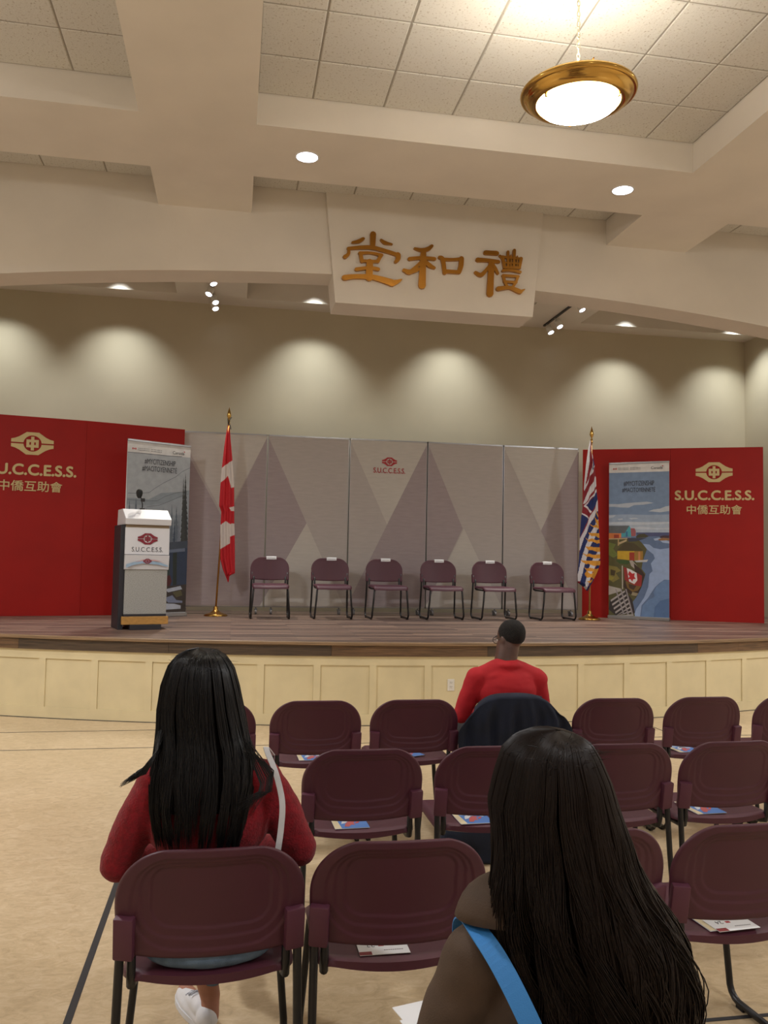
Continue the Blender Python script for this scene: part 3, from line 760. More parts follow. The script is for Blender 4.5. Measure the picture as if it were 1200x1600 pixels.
banner('roll-up banner with blue sea and houses, beside the red panel at right', (5.47, 11.50), (6.15, 10.985), 3.09, right_art)
def left_art(t, L, H):
    def UV(x, y):
        u = (x - 598 + (y - 200) * 0.02) / 305; return (u, 1 - (y - 200 - 25 * u) / 815)
    P = [((158, 164, 170), [(590, 190), (915, 190), (915, 1040), (590, 1040)]),
         ((206, 206, 206), [(590, 190), (915, 190), (915, 276), (590, 256)]), ((90, 94, 102), [(598, 253), (700, 260), (800, 268), (860, 270), (860, 273), (800, 271), (700, 263), (598, 256)]),
         ((132, 142, 150), [(598, 470), (700, 480), (760, 450), (860, 445), (915, 440), (915, 1040), (590, 1040)]), ((144, 152, 160), [(598, 500), (700, 510), (770, 500), (870, 470), (915, 460), (915, 560), (598, 560)])]
    def line(pts, rgb, w=2.2): P.append((rgb, pts + [(x, y + w) for x, y in reversed(pts)]))
    line([(602, 448), (640, 449), (700, 447), (730, 425), (770, 400), (830, 370), (860, 345), (905, 325)], (96, 102, 110))
    line([(600, 478), (690, 486), (740, 487), (780, 465), (830, 450), (890, 440)], (96, 102, 110)); line([(690, 515), (750, 508), (800, 490), (850, 468), (890, 455)], (96, 102, 110))
    def tree(cx_, yt, yb, w, rgb, n=8):
        l = [(cx_, yt)]; r = []
        for i in range(n):
            y = yt + (yb - yt) * (i + 1) / n; ww = w * (i + 1) / n
            l += [(cx_ - ww, y), (cx_ - ww * .62, y + 3)]; r += [(cx_ + ww, y), (cx_ + ww * .62, y + 3)]
        P.append((rgb, l + list(reversed(r))))
    for cx_, yt, yb, w in ((610, 480, 620, 16), (640, 470, 640, 20), (770, 520, 760, 18), (790, 530, 760, 20), (812, 505, 760, 16), (835, 515, 740, 22), (720, 530, 700, 26), (690, 520, 700, 20)):
        tree(cx_, yt, yb, w, (92, 102, 114))
    for cx_, yt, yb, w in ((760, 560, 780, 14), (800, 560, 800, 14), (848, 530, 800, 14)): tree(cx_, yt, yb, w, (112, 120, 134))
    tree(825, 575, 790, 12, (52, 66, 84)); tree(780, 640, 800, 10, (44, 56, 76)); tree(878, 350, 760, 26, (44, 48, 50), 16); tree(868, 368, 700, 14, (52, 56, 56), 12)
    P += [((60, 70, 84), [(590, 700), (915, 690), (915, 760), (590, 760)]), ((42, 56, 80), [(590, 735), (915, 725), (915, 910), (590, 915)]), ((96, 108, 130), [(780, 728), (880, 724), (880, 740), (780, 742)]),
          ((34, 44, 40), [(820, 745), (840, 742), (840, 900), (822, 902)]), ((44, 60, 60), [(790, 780), (806, 776), (806, 880), (792, 884)]), ((76, 28, 30), [(780, 860), (806, 850), (816, 880), (800, 922), (780, 926)]),
          ((60, 52, 48), [(590, 905), (915, 905), (915, 1040), (590, 1040)]), ((168, 176, 192), [(780, 918), (860, 908), (868, 925), (800, 934)]), ((120, 130, 156), [(780, 960), (820, 950), (840, 975), (870, 982), (870, 992), (800, 984)]),
          ((176, 182, 196), [(780, 985), (830, 992), (862, 1004), (862, 1020), (780, 1016)]), ((90, 86, 60), [(820, 935), (862, 930), (870, 955), (840, 962)])]
    # rider figure rising behind the lectern
    art_mesh(t, L, H, P, UV)
    small_head(t, L, H, 1 - 35 / 815)
    for s, cx_, cy, w, h in (('#MYCITIZENSHIP', 752, 297, 150, 27), ('#MACITOYENNETÉ', 750, 328, 168, 33)):
        u, v = UV(cx_, cy + 6); text_mesh(s, DARKTXT, t, 'lettering', w / 305 * L, h / 815 * H, u * L, .05 + v * (H - .065), -0.0052, 0.0005)
banner('roll-up banner with grey mountains and fir trees, behind the lectern', (-1.36, 10.94), (-0.60, 11.40), 3.07, left_art)

# ------------------------------------------------------------------ lectern and microphone
LG = mat('grey_speckled_laminate', (168, 168, 164), 0.5, rgb2=(140, 140, 136), vscale=120)
LW = mat('white_laminate', (206, 206, 210), 0.4); LB = mat('black_laminate', (34, 34, 42), 0.5); LBG = mat('beige_neck', (140, 122, 98), 0.6)
LEC = mat('maple_strip', (196, 146, 76), 0.45, vary=0.2, vscale=8, stretch=(3, 3, 30))
lec = thing('lectern', 'white and grey lectern with maroon emblem, standing on stage at left', 'lectern', (-0.915, 9.32, 0.8), RD(17))
hw = 0.245
def q_prism(pts_yz, x0, x1):
    m = MB(); n = len(pts_yz)
    m.add([(x0, y, z) for y, z in pts_yz] + [(x1, y, z) for y, z in pts_yz], [tuple(range(n)), tuple(reversed(range(n, 2 * n)))] + [(i, n + i, n + (i + 1) % n, (i + 1) % n) for i in range(n)])
    return m
MB().bbox(-hw + .02, hw - .02, 0.02, 0.40, 0.165, 1.13, 0.004).build('cabinet', LB, lec)
MB().bbox(-hw + .02, hw - .02, 0.0, 0.02, 0.165, 0.66, 0.002).build('front_panel', LG, lec)
q_prism([(0.02, 0.64), (-0.012, 0.645), (-0.035, 0.80), (0.02, 0.80)], -hw + .01, hw - .01).build('lower_ledge', LW, lec, bevel=.002)
q_prism([(0.02, 0.805), (-0.012, 0.805), (-0.002, 1.095), (0.02, 1.095)], -hw + .01, hw - .01).build('sign_board', LW, lec, bevel=.002)
MB().bbox(-hw + .015, hw - .015, -0.0, 0.42, 1.095, 1.13, 0.004).build('neck', LBG, lec)
q_prism([(-0.03, 1.125), (-0.045, 1.19), (0.16, 1.30), (0.44, 1.30), (0.46, 1.125)], -hw, hw).build('hood', LW, lec, bevel=.005)
MB().bbox(-hw + .02, hw - .02, -0.01, 0.40, 0.135, 0.165, 0.003).build('shadow_band', LB, lec)  # black strip modelled in place of the shadow just above the maple base
MB().bbox(-hw - .0, hw - .0, -0.03, 0.42, 0.055, 0.14, 0.004).build('maple_base', LEC, lec)
MB().bbox(-hw + .08, hw - .08, -0.06, 0.35, 0.0, 0.055, 0.004).build('plinth', LB, lec)
MB().bbox(-hw - .035, -hw + .02, 0.02, 0.42, 0.0, 1.12, 0.004).build('side_panel', LB, lec)
emblem(lec, 0.0, 0.975, 0.105, MAROON, -0.0145, 0.004)
a_ = text_mesh('S.U.C.C.E.S.S.', DARKTXT, lec, 'lettering', 0.33, 0.05, 0.0, 0.86, -0.0115, 0.001)
wv = MB(); wv.use(flat((150, 176, 200))); wv.poly([(-.22, .66), (-.22, .70), (-.1, .735), (0.02, .74), (.14, .72), (.22, .69), (.22, .675), (.1, .70), (-.05, .71), (-.15, .69)], -0.0385, .001)
wv.use(flat((200, 160, 160))); wv.poly([(-.14, .72), (-.05, .75), (.08, .75), (.16, .73), (.06, .738), (-.05, .738)], -0.039, .001); wv.build('wave_print', None, lec)
emblem(lec, 0.0, 0.735, 0.045, MAROON, -0.0415, 0.003, 'small_emblem')
mic = thing('microphone', 'black gooseneck microphone on top of the lectern', 'microphone', (-1.00, 9.50, 2.1))
MB().lathe([(0.0005, 0), (0.03, 0), (0.03, .012), (0.01, .02), (0.0005, .02)], n=16).build('mic_base', BLACKM, mic, smooth=True)
MB().tube([(0, 0, .01), (0, 0, .06), (-.012, -.02, .11), (-.02, -.05, .15)], .006, 8).build('gooseneck', BLACKM, mic, smooth=True)
m_ = MB().lathe([(0.0005, -.05), (.018, -.045), (.03, -.02), (.036, .01), (.032, .035), (.018, .05), (.0005, .054)], n=18); m_.v = [(x * 1.0 - .03, y - .06, z + .17) for x, y, z in m_.v]
m_.build('foam_cover', RUBBER, mic, smooth=True)
MB().bbox(-.015, .03, -.06, -.02, .085, .125, .008).build('mic_body', BLACKM, mic)

# ------------------------------------------------------------------ flags
def inside(p, poly):
    x, y = p; c = False; j = len(poly) - 1
    for i in range(len(poly)):
        xi, yi = poly[i]; xj, yj = poly[j]
        if (yi > y) != (yj > y) and x < (xj - xi) * (y - yi) / (yj - yi) + xi: c = not c
        j = i
    return c
def interp(tab, y):
    if y <= tab[0][1]: return tab[0][0]
    for (x0, y0), (x1, y1) in zip(tab, tab[1:]):
        if y <= y1: return x0 + (x1 - x0) * (y - y0) / (y1 - y0)
    return tab[-1][0]
def flag_cloth(name, parent, left, right, y0, y1, conv, base, polys, nx, ny, depth, pleats, ph):
    m = MB(); vs = []; mi = []; fs = []
    cl = mat(name + '_' + 'base', base, 0.75, bump=.15, bscale=300); m.use(cl); pm = []
    for i, (rgb, p) in enumerate(polys):
        key = 'flag_%d_%d_%d' % rgb
        mm = MATS.get(key) or mat(key, rgb, 0.75, bump=.15, bscale=300); pm.append(mm); m.use(mm)
    for side in (0, 1):
        b = len(vs)
        for j in range(ny + 1):
            y = y0 + (y1 - y0) * j / ny; l = interp(left, y); r = interp(right, y)
            w = min(1.0, (r - l) / 60.0)
            for i in range(nx + 1):
                u = -1 + 2 * i / nx; px = l + (r - l) * (u + 1) / 2
                x, z = conv(px, y); bul = depth * sqrt(max(0, 1 - u * u)) * w
                rip = 0.018 * w * sin(pleats * u * pi + ph + z * 0.8) * (1 - u * u) ** .3
                vs.append((x, (-bul + rip) if side == 0 else (bul * .7 + rip), z))
        for j in range(ny):
            for i in range(nx):
                q = b + j * (nx + 1) + i; f = (q, q + 1, q + nx + 2, q + nx + 1)
                yy = y0 + (y1 - y0) * (j + .5) / ny; l = interp(left, yy); r = interp(right, yy); xx = l + (r - l) * (i + .5) / nx
                k = cl
                for mm, (rgb, p) in zip(pm, polys):
                    if inside((xx, yy), p): k = mm
                fs.append(f); mi.append(m.mats.index(k))
    m.v = vs; m.f = [list(f) for f in fs]; m.m = mi
    return m.build(name, None, parent, smooth=True, recalc=True)
def pole(parent, h, lean, shaft):
    MB().lathe([(0.0005, 0), (0.155, 0), (0.16, 0.012), (0.13, 0.03), (0.08, 0.045), (0.045, 0.07), (0.03, 0.085), (0.03, 0.12), (0.02, 0.13), (0.0005, 0.13)], n=40).build('pole_base', BRASS, parent, smooth=True)
    tip = Vector((lean, 0, h)); MB().tube([(0, 0, 0.1), (lean * .5, 0, h * .5), tuple(tip)], 0.0125, 12).build('pole', shaft, parent, smooth=True)
    f = MB().lathe([(0.012, -0.02), (0.02, -0.01), (0.012, 0.01), (0.018, 0.035), (0.006, 0.05), (0.012, 0.06), (0.030, 0.10), (0.022, 0.15), (0.010, 0.19), (0.0005, 0.225)], n=16)
    f.v = [(x + lean, y, z + h) for x, y, z in f.v]; f.build('finial', BRASS, parent, smooth=True)
fc = thing('canada_flag', 'red and white maple leaf flag draped on a brass pole, left of the stage chairs', 'flag', (-0.205, 11.47, 0.8))
pole(fc, 2.62, 0.10, BRASSD)
def convC(x, y): return (-.11 + (x - 250) / 512 + (y - 195) * 4.9e-5 + 0.205, 3.39 - (y - 195) / 512 - 0.8)
flag_cloth('flag_cloth', fc, [(245, 190), (233, 260), (222, 340), (205, 500), (196, 620), (188, 760), (203, 800), (198, 900), (196, 1000), (195, 1060), (198, 1130), (215, 1200), (238, 1255), (250, 1288)],
           [(257, 190), (266, 300), (277, 420), (284, 520), (291, 620), (292, 760), (293, 880), (296, 960), (298, 1100), (299, 1225), (262, 1245), (256, 1288)], 190, 1288, convC, (186, 22, 34),
           [((206, 196, 190), [(190, 508), (268, 448), (300, 425), (300, 622), (270, 634), (262, 600), (247, 550), (225, 578), (180, 610)]),
            ((206, 196, 190), [(258, 772), (310, 755), (310, 798), (268, 792)]),
            ((206, 196, 190), [(180, 905), (205, 888), (236, 865), (262, 885), (310, 875), (310, 955), (265, 972), (265, 1018), (180, 1072)])], 40, 240, 0.045, 2.5, 0.6)
tb = MB(); tb.tube([(0.093, -.03, 2.60), (0.11, -.05, 2.66), (0.135, -.04, 2.70)], .006, 6).tube([(0.093, -.03, 2.62), (0.12, -.05, 2.58), (0.128, -.05, 2.53)], .006, 6).tube([(0.09, -.03, 2.62), (0.085, -.05, 2.68)], .006, 6)
tb.build('tassel_cord', flat((40, 34, 28)), fc)
fb = thing('provincial_flag', 'blue, white, red and gold sunray flag draped on a pole, right of the stage chairs', 'flag', (5.035, 11.2, 0.8))
pole(fb, 2.56, 0.02, mat('tan_wood_pole', (176, 132, 76), 0.4))
def convB(x, y): return ((x - 208) / 548, 3.37 - (y - 190) / 548 - 0.8)
WH = (205, 203, 208); BL = (24, 40, 96); RD_ = (128, 22, 36); GO = (214, 150, 50)
bp = [(WH, [(190, 250), (203, 190), (210, 190), (200, 300), (180, 430), (160, 575), (150, 600), (168, 420)]),
      (WH, [(222, 280), (236, 300), (228, 340), (215, 430), (185, 510), (158, 590), (158, 560), (195, 470), (212, 400)]),
      (BL, [(228, 318), (246, 300), (244, 370), (214, 440), (214, 410)]),
      (WH, [(246, 370), (246, 380), (215, 450), (200, 470), (212, 430)]),
      (WH, [(246, 470), (270, 500), (262, 540), (215, 600), (160, 690), (150, 690), (175, 600), (215, 530)]),
      (WH, [(256, 572), (280, 572), (280, 590), (215, 640), (165, 705), (215, 752), (205, 765), (152, 710)]),
      (BL, [(262, 590), (290, 590), (290, 690), (240, 700), (216, 748), (166, 706), (215, 650)]),
      (WH, [(140, 762), (190, 800), (185, 810), (138, 772)]),
      (BL, [(90, 775), (140, 775), (185, 812), (160, 860), (140, 920), (110, 1000), (90, 1000)]),
      (WH, [(268, 655), (290, 655), (290, 730), (250, 760), (200, 850), (150, 960), (125, 1060), (100, 1060), (120, 980), (160, 880), (200, 790), (240, 720)]),
      (BL, [(290, 730), (290, 790), (250, 830), (205, 920), (160, 1020), (130, 1140), (110, 1240), (90, 1240), (105, 1130), (125, 1060), (150, 960), (200, 850), (250, 760)]),
      (WH, [(300, 790), (300, 850), (262, 900), (220, 990), (180, 1080), (150, 1180), (125, 1300), (90, 1300), (110, 1240), (130, 1140), (160, 1020), (205, 920), (250, 830)]),
      (BL, [(300, 850), (300, 1000), (270, 1050), (225, 1120), (185, 1220), (165, 1330), (165, 1400), (120, 1400), (125, 1300), (150, 1180), (180, 1080), (220, 990), (262, 900)]),
      (WH, [(300, 1040), (300, 1110), (262, 1150), (215, 1230), (192, 1300), (175, 1400), (150, 1400), (160, 1330), (185, 1220), (225, 1120), (270, 1060)]),
      (BL, [(300, 1110), (300, 1180), (270, 1230), (240, 1290), (200, 1400), (188, 1400), (175, 1370), (205, 1290), (240, 1200)]),
      (WH, [(310, 1150), (275, 1220), (235, 1300), (200, 1380), (215, 1400), (310, 1220)])]
def ray(x0, y, a, x1=310):   # wavy golden ray
    return (GO, [(x0, y), (x0 + 25, y + 6 + a), (x0 + 55, y + 2), (x0 + 90, y + 8 + a), (x1, y + 4), (x1, y + 38), (x0 + 95, y + 42), (x0 + 60, y + 28), (x0 + 30, y + 30), (x0 + 8, y + 12)])
for x0, y, a in ((198, 848, 10), (186, 916, -2), (160, 960, 10), (158, 1026, -3), (140, 1078, 6), (130, 1134, -3), (148, 1190, 4), (150, 1240, -30)): bp.append(ray(x0, y, a))
bp += [(GO, [(228, 790), (240, 800), (262, 812), (290, 830), (290, 870), (262, 850), (245, 830)]), (GO, [(175, 1300), (200, 1292), (230, 1280), (225, 1300), (200, 1312)]), (GO, [(250, 720), (265, 760), (285, 800), (270, 790), (255, 760)])]
flag_cloth('flag_cloth', fb, [(204, 190), (190, 260), (175, 380), (160, 520), (150, 700), (135, 800), (125, 950), (120, 1100), (108, 1240), (110, 1310), (160, 1345), (184, 1374)],
           [(215, 190), (222, 285), (240, 370), (255, 480), (262, 590), (272, 660), (280, 830), (292, 1000), (297, 1160), (272, 1225), (230, 1310), (190, 1374)], 190, 1374, convB, RD_, bp, 56, 300, 0.045, 2.2, 1.2)

# ------------------------------------------------------------------ chairs
def smooth01(t): t = min(max(t, 0), 1); return t * t * (3 - 2 * t)
def make_chair():
    t = thing('stacking_chair', '', 'chair')
    NU, NV = 104, 76; zb_, zt_ = 0.505, 0.80; HWD = 0.260; R = 0.150
    def half(z):
        if z > zt_ - R:
            q = (z - (zt_ - R)) / R; return HWD - R + R * (max(0, 1 - q ** 2.05)) ** (1 / 2.05)
        return HWD - 0.012 * smooth01((zt_ - R - z) / 0.2)
    def rr(x, z, cx_, cz_, a, b, r):
        dx = abs(x - cx_) - (a - r); dz = abs(z - cz_) - (b - r)
        return r - sqrt(max(dx, 0) ** 2 + max(dz, 0) ** 2) if (dx > 0 or dz > 0) and max(dx, dz) > 0 else r - max(dx, dz)
    vs = []; fs = []
    for side in (0, 1):
        for j in range(NV + 1):
            v = j / NV; z0 = zb_ + (zt_ - zb_) * (1 - (1 - v) ** 1.15)
            w = half(z0)
            for i in range(NU + 1):
                u = -1 + 2 * i / NU; x = w * u
                z = z0 - 0.012 * (1 - v) * (1 - u * u) + 0.006 * (1 - (x / HWD) ** 2) * v
                y = -0.198 - 0.042 * (1 - (x / HWD) ** 2) - 0.19 * (z - 0.505) + 0.02 * max(0, v - .8)
                edge = min(1, (1 - abs(u)) * w / 0.012) if True else 1
                ez = min(1, (1 - v) * 0.3 / 0.012, v * 0.3 / 0.012); e = min(edge, ez)
                if side == 0:
                    d = 0.0
                    for (a, zlo, zhi, r) in ((0.218, 0.530, 0.782, 0.11), (0.192, 0.562, 0.770, 0.075), (0.164, 0.590, 0.760, 0.05)):
                        bow = 0.012 * (1 - (x / a) ** 2) if abs(x) < a else 0
                        dist = rr(x, z + bow * (1 if z < (zlo + zhi) / 2 else 0), 0, (zlo + zhi) / 2, a, (zhi - zlo) / 2, r)
                        d += 0.0042 * smooth01(dist / 0.0042)
                    yy = y - 0.007 * sqrt(max(0, 1 - (1 - e) ** 2)) + d
                else: yy = y + 0.007 * sqrt(max(0, 1 - (1 - e) ** 2)) + 0.002
                vs.append((x, yy, z))
    n = NU + 1; off = n * (NV + 1)
    for j in range(NV):
        for i in range(NU):
            q = j * n + i; fs.append((q, q + 1, q + n + 1, q + n)); fs.append((off + q + n, off + q + n + 1, off + q + 1, off + q))
    for i in range(NU):
        fs.append((i, off + i, off + i + 1, i + 1)); q = NV * n + i; fs.append((q, q + 1, off + q + 1, off + q))
    for j in range(NV):
        q = j * n; fs.append((q, q + n, off + q + n, off + q)); q += NU; fs.append((q, off + q, off + q + n, q + n))
    back = MB().add(vs, fs).build('backrest', PLAST, t, smooth=True)
    for s in (-1, 1):
        m = MB().bbox(-0.028, 0.028, -0.021, 0.014, -0.004, 0.118, 0.006)
        Rm = Matrix.Translation((s * 0.230, -0.213, 0.502)) @ Matrix.Rotation(RD(10.8), 4, 'X') @ Matrix.Rotation(s * RD(14), 4, 'Z')
        m.v = [tuple(Rm @ Vector(v)) for v in m.v]; m.build('post_sleeve', PLAST2, back, auto=40)
    # seat
    NX, NY = 26, 24; vs = []; fs = []
    for side in (0, 1):
        for j in range(NY + 1):
            v = j / NY
            for i in range(NX + 1):
                u = -1 + 2 * i / NX
                w = 0.238 - 0.03 * max(0, (0.12 - v) / 0.12) ** 2 - 0.02 * max(0, (v - 0.9) / 0.1) ** 2
                x = u * w; y = -0.205 - 0.032 * (1 - u * u) * (1 - v) + (0.455 + 0.012 * (1 - u * u)) * v
                z = 0.449 + 0.004 * u * u - 0.035 * max(0, (v - 0.78) / 0.22) ** 2 + 0.004 * max(0, (.2 - v) / .2)
                z -= 0.012 * max(0, abs(u) - .9) / .1 * .4
                e = min(1, min(v, 1 - v) / 0.03, (1 - abs(u)) / 0.05)
                if side == 0: zz = z - 0.008 * (1 - sqrt(max(0, 1 - (1 - e) ** 2)))
                else: zz = z - 0.030 - 0.010 * (1 - u * u) * (1 - min(1, v * 3)) + 0.006 * (1 - e)
                vs.append((x, y, zz))
    n = NX + 1; off = n * (NY + 1)
    for j in range(NY):
        for i in range(NX):
            q = j * n + i; fs.append((q, q + 1, q + n + 1, q + n)); fs.append((off + q + n, off + q + n + 1, off + q + 1, off + q))
    for i in range(NX):
        fs.append((i, off + i, off + i + 1, i + 1)); q = NY * n + i; fs.append((q, q + 1, off + q + 1, off + q))
    for j in range(NY):
        q = j * n; fs.append((q, q + n, off + q + n, off + q)); q += NX; fs.append((q, off + q, off + q + n, q + n))
    MB().add(vs, fs).build('seat', PLAST, t, auto=60)
    for s in (-1, 1):
        x = s * 0.246; r = 0.0125; z0 = r + 0.004
        pts = [(s * 0.238, -0.222, 0.60), (s * 0.243, -0.215, 0.50)]
        pts += [(x, -0.235, 0.30), (x + s * .006, -0.262, 0.08)]
        pts += [(x + s * .006, -0.262 + 0.055 * (1 - cos(a)), z0 + 0.055 * (1 - sin(a))) for a in [RD(q) for q in (0, 25, 50, 75, 90)]]
        pts += [(x + s * .006, 0.0, z0)]
        pts += [(x + s * .002, 0.155 + 0.055 * sin(a), z0 + 0.055 * (1 - cos(a))) for a in [RD(q) for q in (0, 25, 50, 75, 90)]]
        pts += [(s * 0.232, 0.214, 0.25), (s * 0.222, 0.21, 0.385), (s * 0.212, 0.195, 0.405)]
        MB().tube(pts, r, 10).build('side_frame', BLACKM, t, smooth=True)
        pts = [(s * 0.212, -0.205, 0.545), (s * 0.212, -0.205, 0.45), (s * 0.212, -0.195, 0.415), (s * 0.21, -0.16, 0.405), (s * 0.208, 0.10, 0.402), (s * 0.207, 0.20, 0.402)]
        MB().tube(pts, [0.011, 0.013, 0.013, 0.012, 0.011, 0.011], 10).build('seat_rail', BLACKM, t, smooth=True)
        g = MB(); g.box(x - .012 + s * .006, x + .012 + s * .006, -0.21, -0.17, 0, 0.012); g.box(x - .012 + s * .004, x + .012 + s * .004, 0.12, 0.16, 0, 0.012); g.build('foot_glide', RUBBER, t)
    MB().tube([(-0.2, 0.12, 0.402), (0.2, 0.12, 0.402)], 0.009, 8).build('cross_bar', BLACKM, t, smooth=True)
    return t
chair0 = make_chair(); used = [False]
def chair(x, y, rz, label, group, z=0.0):
    if not used[0]:
        used[0] = True; chair0.location = (x, y, z); chair0.rotation_euler = (0, 0, rz); chair0['label'] = label; chair0['group'] = group; return chair0
    return dup(chair0, (x, y, z), rz, label, group)
Y4, Y3, Y2, Y1 = 1.50, 2.645, 3.775, 4.975
G4, G3, G2, G1, GS = 'chairs of the row nearest the viewer', 'chairs of the third row from the stage', 'chairs of the second row from the stage', 'chairs of the front row', 'chairs on the stage'
chair(0.585, Y4, 0, 'burgundy chair under the woman in the brown coat', G4)
chair(-0.034, Y3, RD(1), 'burgundy chair the woman in the red sweater sits on', G3)
chair(0.508, Y3, RD(-1), 'empty burgundy chair right of the woman in red, white card on its seat', G3)
chair(1.085, Y3 + .02, 0, 'burgundy chair mostly hidden behind the long haired woman in front, nearest row ahead of her', G3)
chair(1.615, Y3 + .02, RD(2), 'burgundy chair at right edge with numbered card and booklet on its seat', G3)
chair(0.572, Y2, RD(0), 'second row burgundy chair behind the empty card chair, blue booklet at its left seat', G2)
chair(1.148, Y2 + .01, RD(0), 'second row burgundy chair directly behind the jacket chair, dark bag below', G2)
chair(1.74, Y2, RD(-1), 'second row burgundy chair right behind the long haired head, no booklet', G2)
chair(2.278, Y2, RD(2), 'second row burgundy chair near right edge with booklet on its left seat corner', G2)
chair(-0.105, Y1, 0, 'front row burgundy chair mostly hidden behind the woman in the red sweater', G1)
chair(0.49, Y1, 0, 'front row burgundy chair first right of the black haired woman', G1)
chair(1.06, Y1, 0, 'front row burgundy chair immediately left of the man in red', G1)
mchair = chair(1.67, Y1 - .0, 0, 'front row burgundy chair the man in red sits on, jacket over its back', G1)
chair(2.28, Y1 - .03, RD(-1), 'front row burgundy chair immediately right of the navy jacket', G1)
chair(2.86, Y1 - .02, RD(1), 'front row burgundy chair at right with a bright booklet on its seat', G1)
chair(3.48, Y1, 0, 'front row burgundy chair cut off by the right edge of view', G1)
names = ['first stage chair, nearest the maple leaf flag', 'second stage chair from the maple leaf flag', 'third stage chair, below the small red emblem', 'fourth stage chair, just right of the red emblem', 'fifth stage chair, above the head of the man in red', 'sixth stage chair, beside the sunray flag']
CARD = None
for i, x in enumerate((0.500, 1.325, 2.085, 2.855, 3.605, 4.470)):
    rz = pi + RD([0, 1, 2, 1, 2, 2][i])
    chair(x, 11.16, rz, 'burgundy chair, ' + names[i], GS, 0.8)
    if CARD is None:
        CARD = thing('reserved_card', '', 'card'); 
        m = MB(); w = 0.068
        prof = [(-.012, -.034), (-.014, .0), (-.008, .010), (.0, .013), (.010, .010), (.014, .0), (.016, -.028)]
        prof2 = [(y * 0.86, z - .0016) for y, z in prof]
        k = len(prof); m.add([(-w, y, z) for y, z in prof] + [(w, y, z) for y, z in prof] + [(-w, y, z) for y, z in prof2] + [(w, y, z) for y, z in prof2],
              [(i_, i_ + 1, k + i_ + 1, k + i_) for i_ in range(k - 1)] + [(2 * k + i_, 3 * k + i_, 3 * k + i_ + 1, 2 * k + i_ + 1) for i_ in range(k - 1)])
        m.build('paper_sheet', PAPER, CARD)
        mm = MB(); mm.box(-.05, .05, .0165, .017, -.014, -.011); mm.build('print_line', GREYTXT, CARD)
        c = CARD
    else: c = dup(CARD)
    c.location = (x - (-0.02), 11.16 + 0.292, 0.8 + 0.803); c.rotation_euler = (0, 0, rz); c['group'] = 'folded white cards on the stage chairs'
    c['label'] = 'folded white card over the back of the ' + ['first', 'second', 'third', 'fourth', 'fifth', 'sixth'][i] + ' stage chair from the left'

# ------------------------------------------------------------------ booklets and cards on seats
SZ = 0.4545
def booklet(x, y, rz, label, w=0.15, h=0.20, z=SZ):
    t = thing('booklet', label, 'booklet', (x, y, z), rz, 'programme booklets on the seats')
    MB().bbox(-w / 2, w / 2, -h / 2, h / 2, 0, 0.003, .0006, 1).build('pages', PAPER, t)
    m = MB()
    def P(rgb, pts, k): m.use(flat(rgb)); m.add([(a * w - w / 2, b * h - h / 2, 0.0032 + k * 0.0002) for a, b in pts], [tuple(range(len(pts)))])
    P((84, 132, 206), [(0, 0), (1, 0), (1, 1), (0, 1)], 0); P((226, 212, 176), [(0, 0), (.2, 0), (.13, 1), (0, 1)], 1)
    P((168, 190, 224), [(.2, .55), (.5, .7), (.95, .6), (1, .75), (1, 1), (.2, 1)], 1); P((196, 96, 96), [(.3, .12), (.42, .1), (.52, .22), (.62, .2), (.6, .34), (.7, .46), (.55, .5), (.44, .42), (.36, .3)], 2)
    P((222, 224, 230), [(.24, .3), (.36, .34), (.5, .5), (.7, .52), (.86, .42), (.9, .5), (.74, .64), (.5, .66), (.3, .5)], 2); P((70, 66, 80), [(.42, .52), (.6, .56), (.72, .5), (.7, .62), (.52, .66)], 3)
    P((206, 90, 84), [(.62, .3), (.72, .3), (.8, .4), (.72, .42)], 3)
    m.build('cover_print', None, t); return t
booklet(0.532, 3.665, 0.03, 'blue booklet on the seat of the middle row chair right of the woman in red')
booklet(1.085, 3.665, 0.02, 'blue booklet on the seat next to the long haired head, dark bag below')
booklet(2.215, 3.675, 0.03, 'blue booklet on the middle row seat near the right edge')
booklet(0.475, 4.875, 0.03, 'small cream edged booklet on the front row seat right of the black haired woman')
booklet(1.04, 4.90, 0.4, 'booklet mostly hidden on the front row seat left of the man in red')
booklet(2.80, 4.855, 0.05, 'booklet on the front row seat right of the navy jacket')
booklet(1.575, 2.545, 0.08, 'blue booklet beneath the numbered card at the right edge', h=0.19)
def seat_card(x, y, rz, label, num, z):
    t = thing('number_card', label, 'card', (x, y, z), rz)
    MB().bbox(-0.075, 0.075, -0.045, 0.045, 0, 0.002, .0005, 1).build('paper_sheet', PAPER, t)
    MB().box(-0.075, -0.038, -0.045, -0.025, .002, .0024).build('red_corner', flat((130, 34, 40)), t)
    text_mesh(num, DARKTXT, t, 'lettering', .024, .02, -0.035, 0.012, 0, 0.0003, rotflip=True, horizontal=.002)
    MB().box(-0.012, 0.004, 0.005, 0.017, .002, .0024).build('leaf_mark', flat((180, 40, 50)), t)
    m = MB()
    for k in range(9): m.box(0.0 + k * .0065, 0.005 + k * .0065, -0.022, -0.018, .002, .0023)
    m.build('print_line', GREYTXT, t)
seat_card(0.470, 2.482, 0.0, 'white number card with red corner on the empty chair right of the woman in red', '22', SZ)
seat_card(1.60, 2.478, 0.08, 'white number card lying on a blue booklet at the right edge', '24', SZ + .0045)

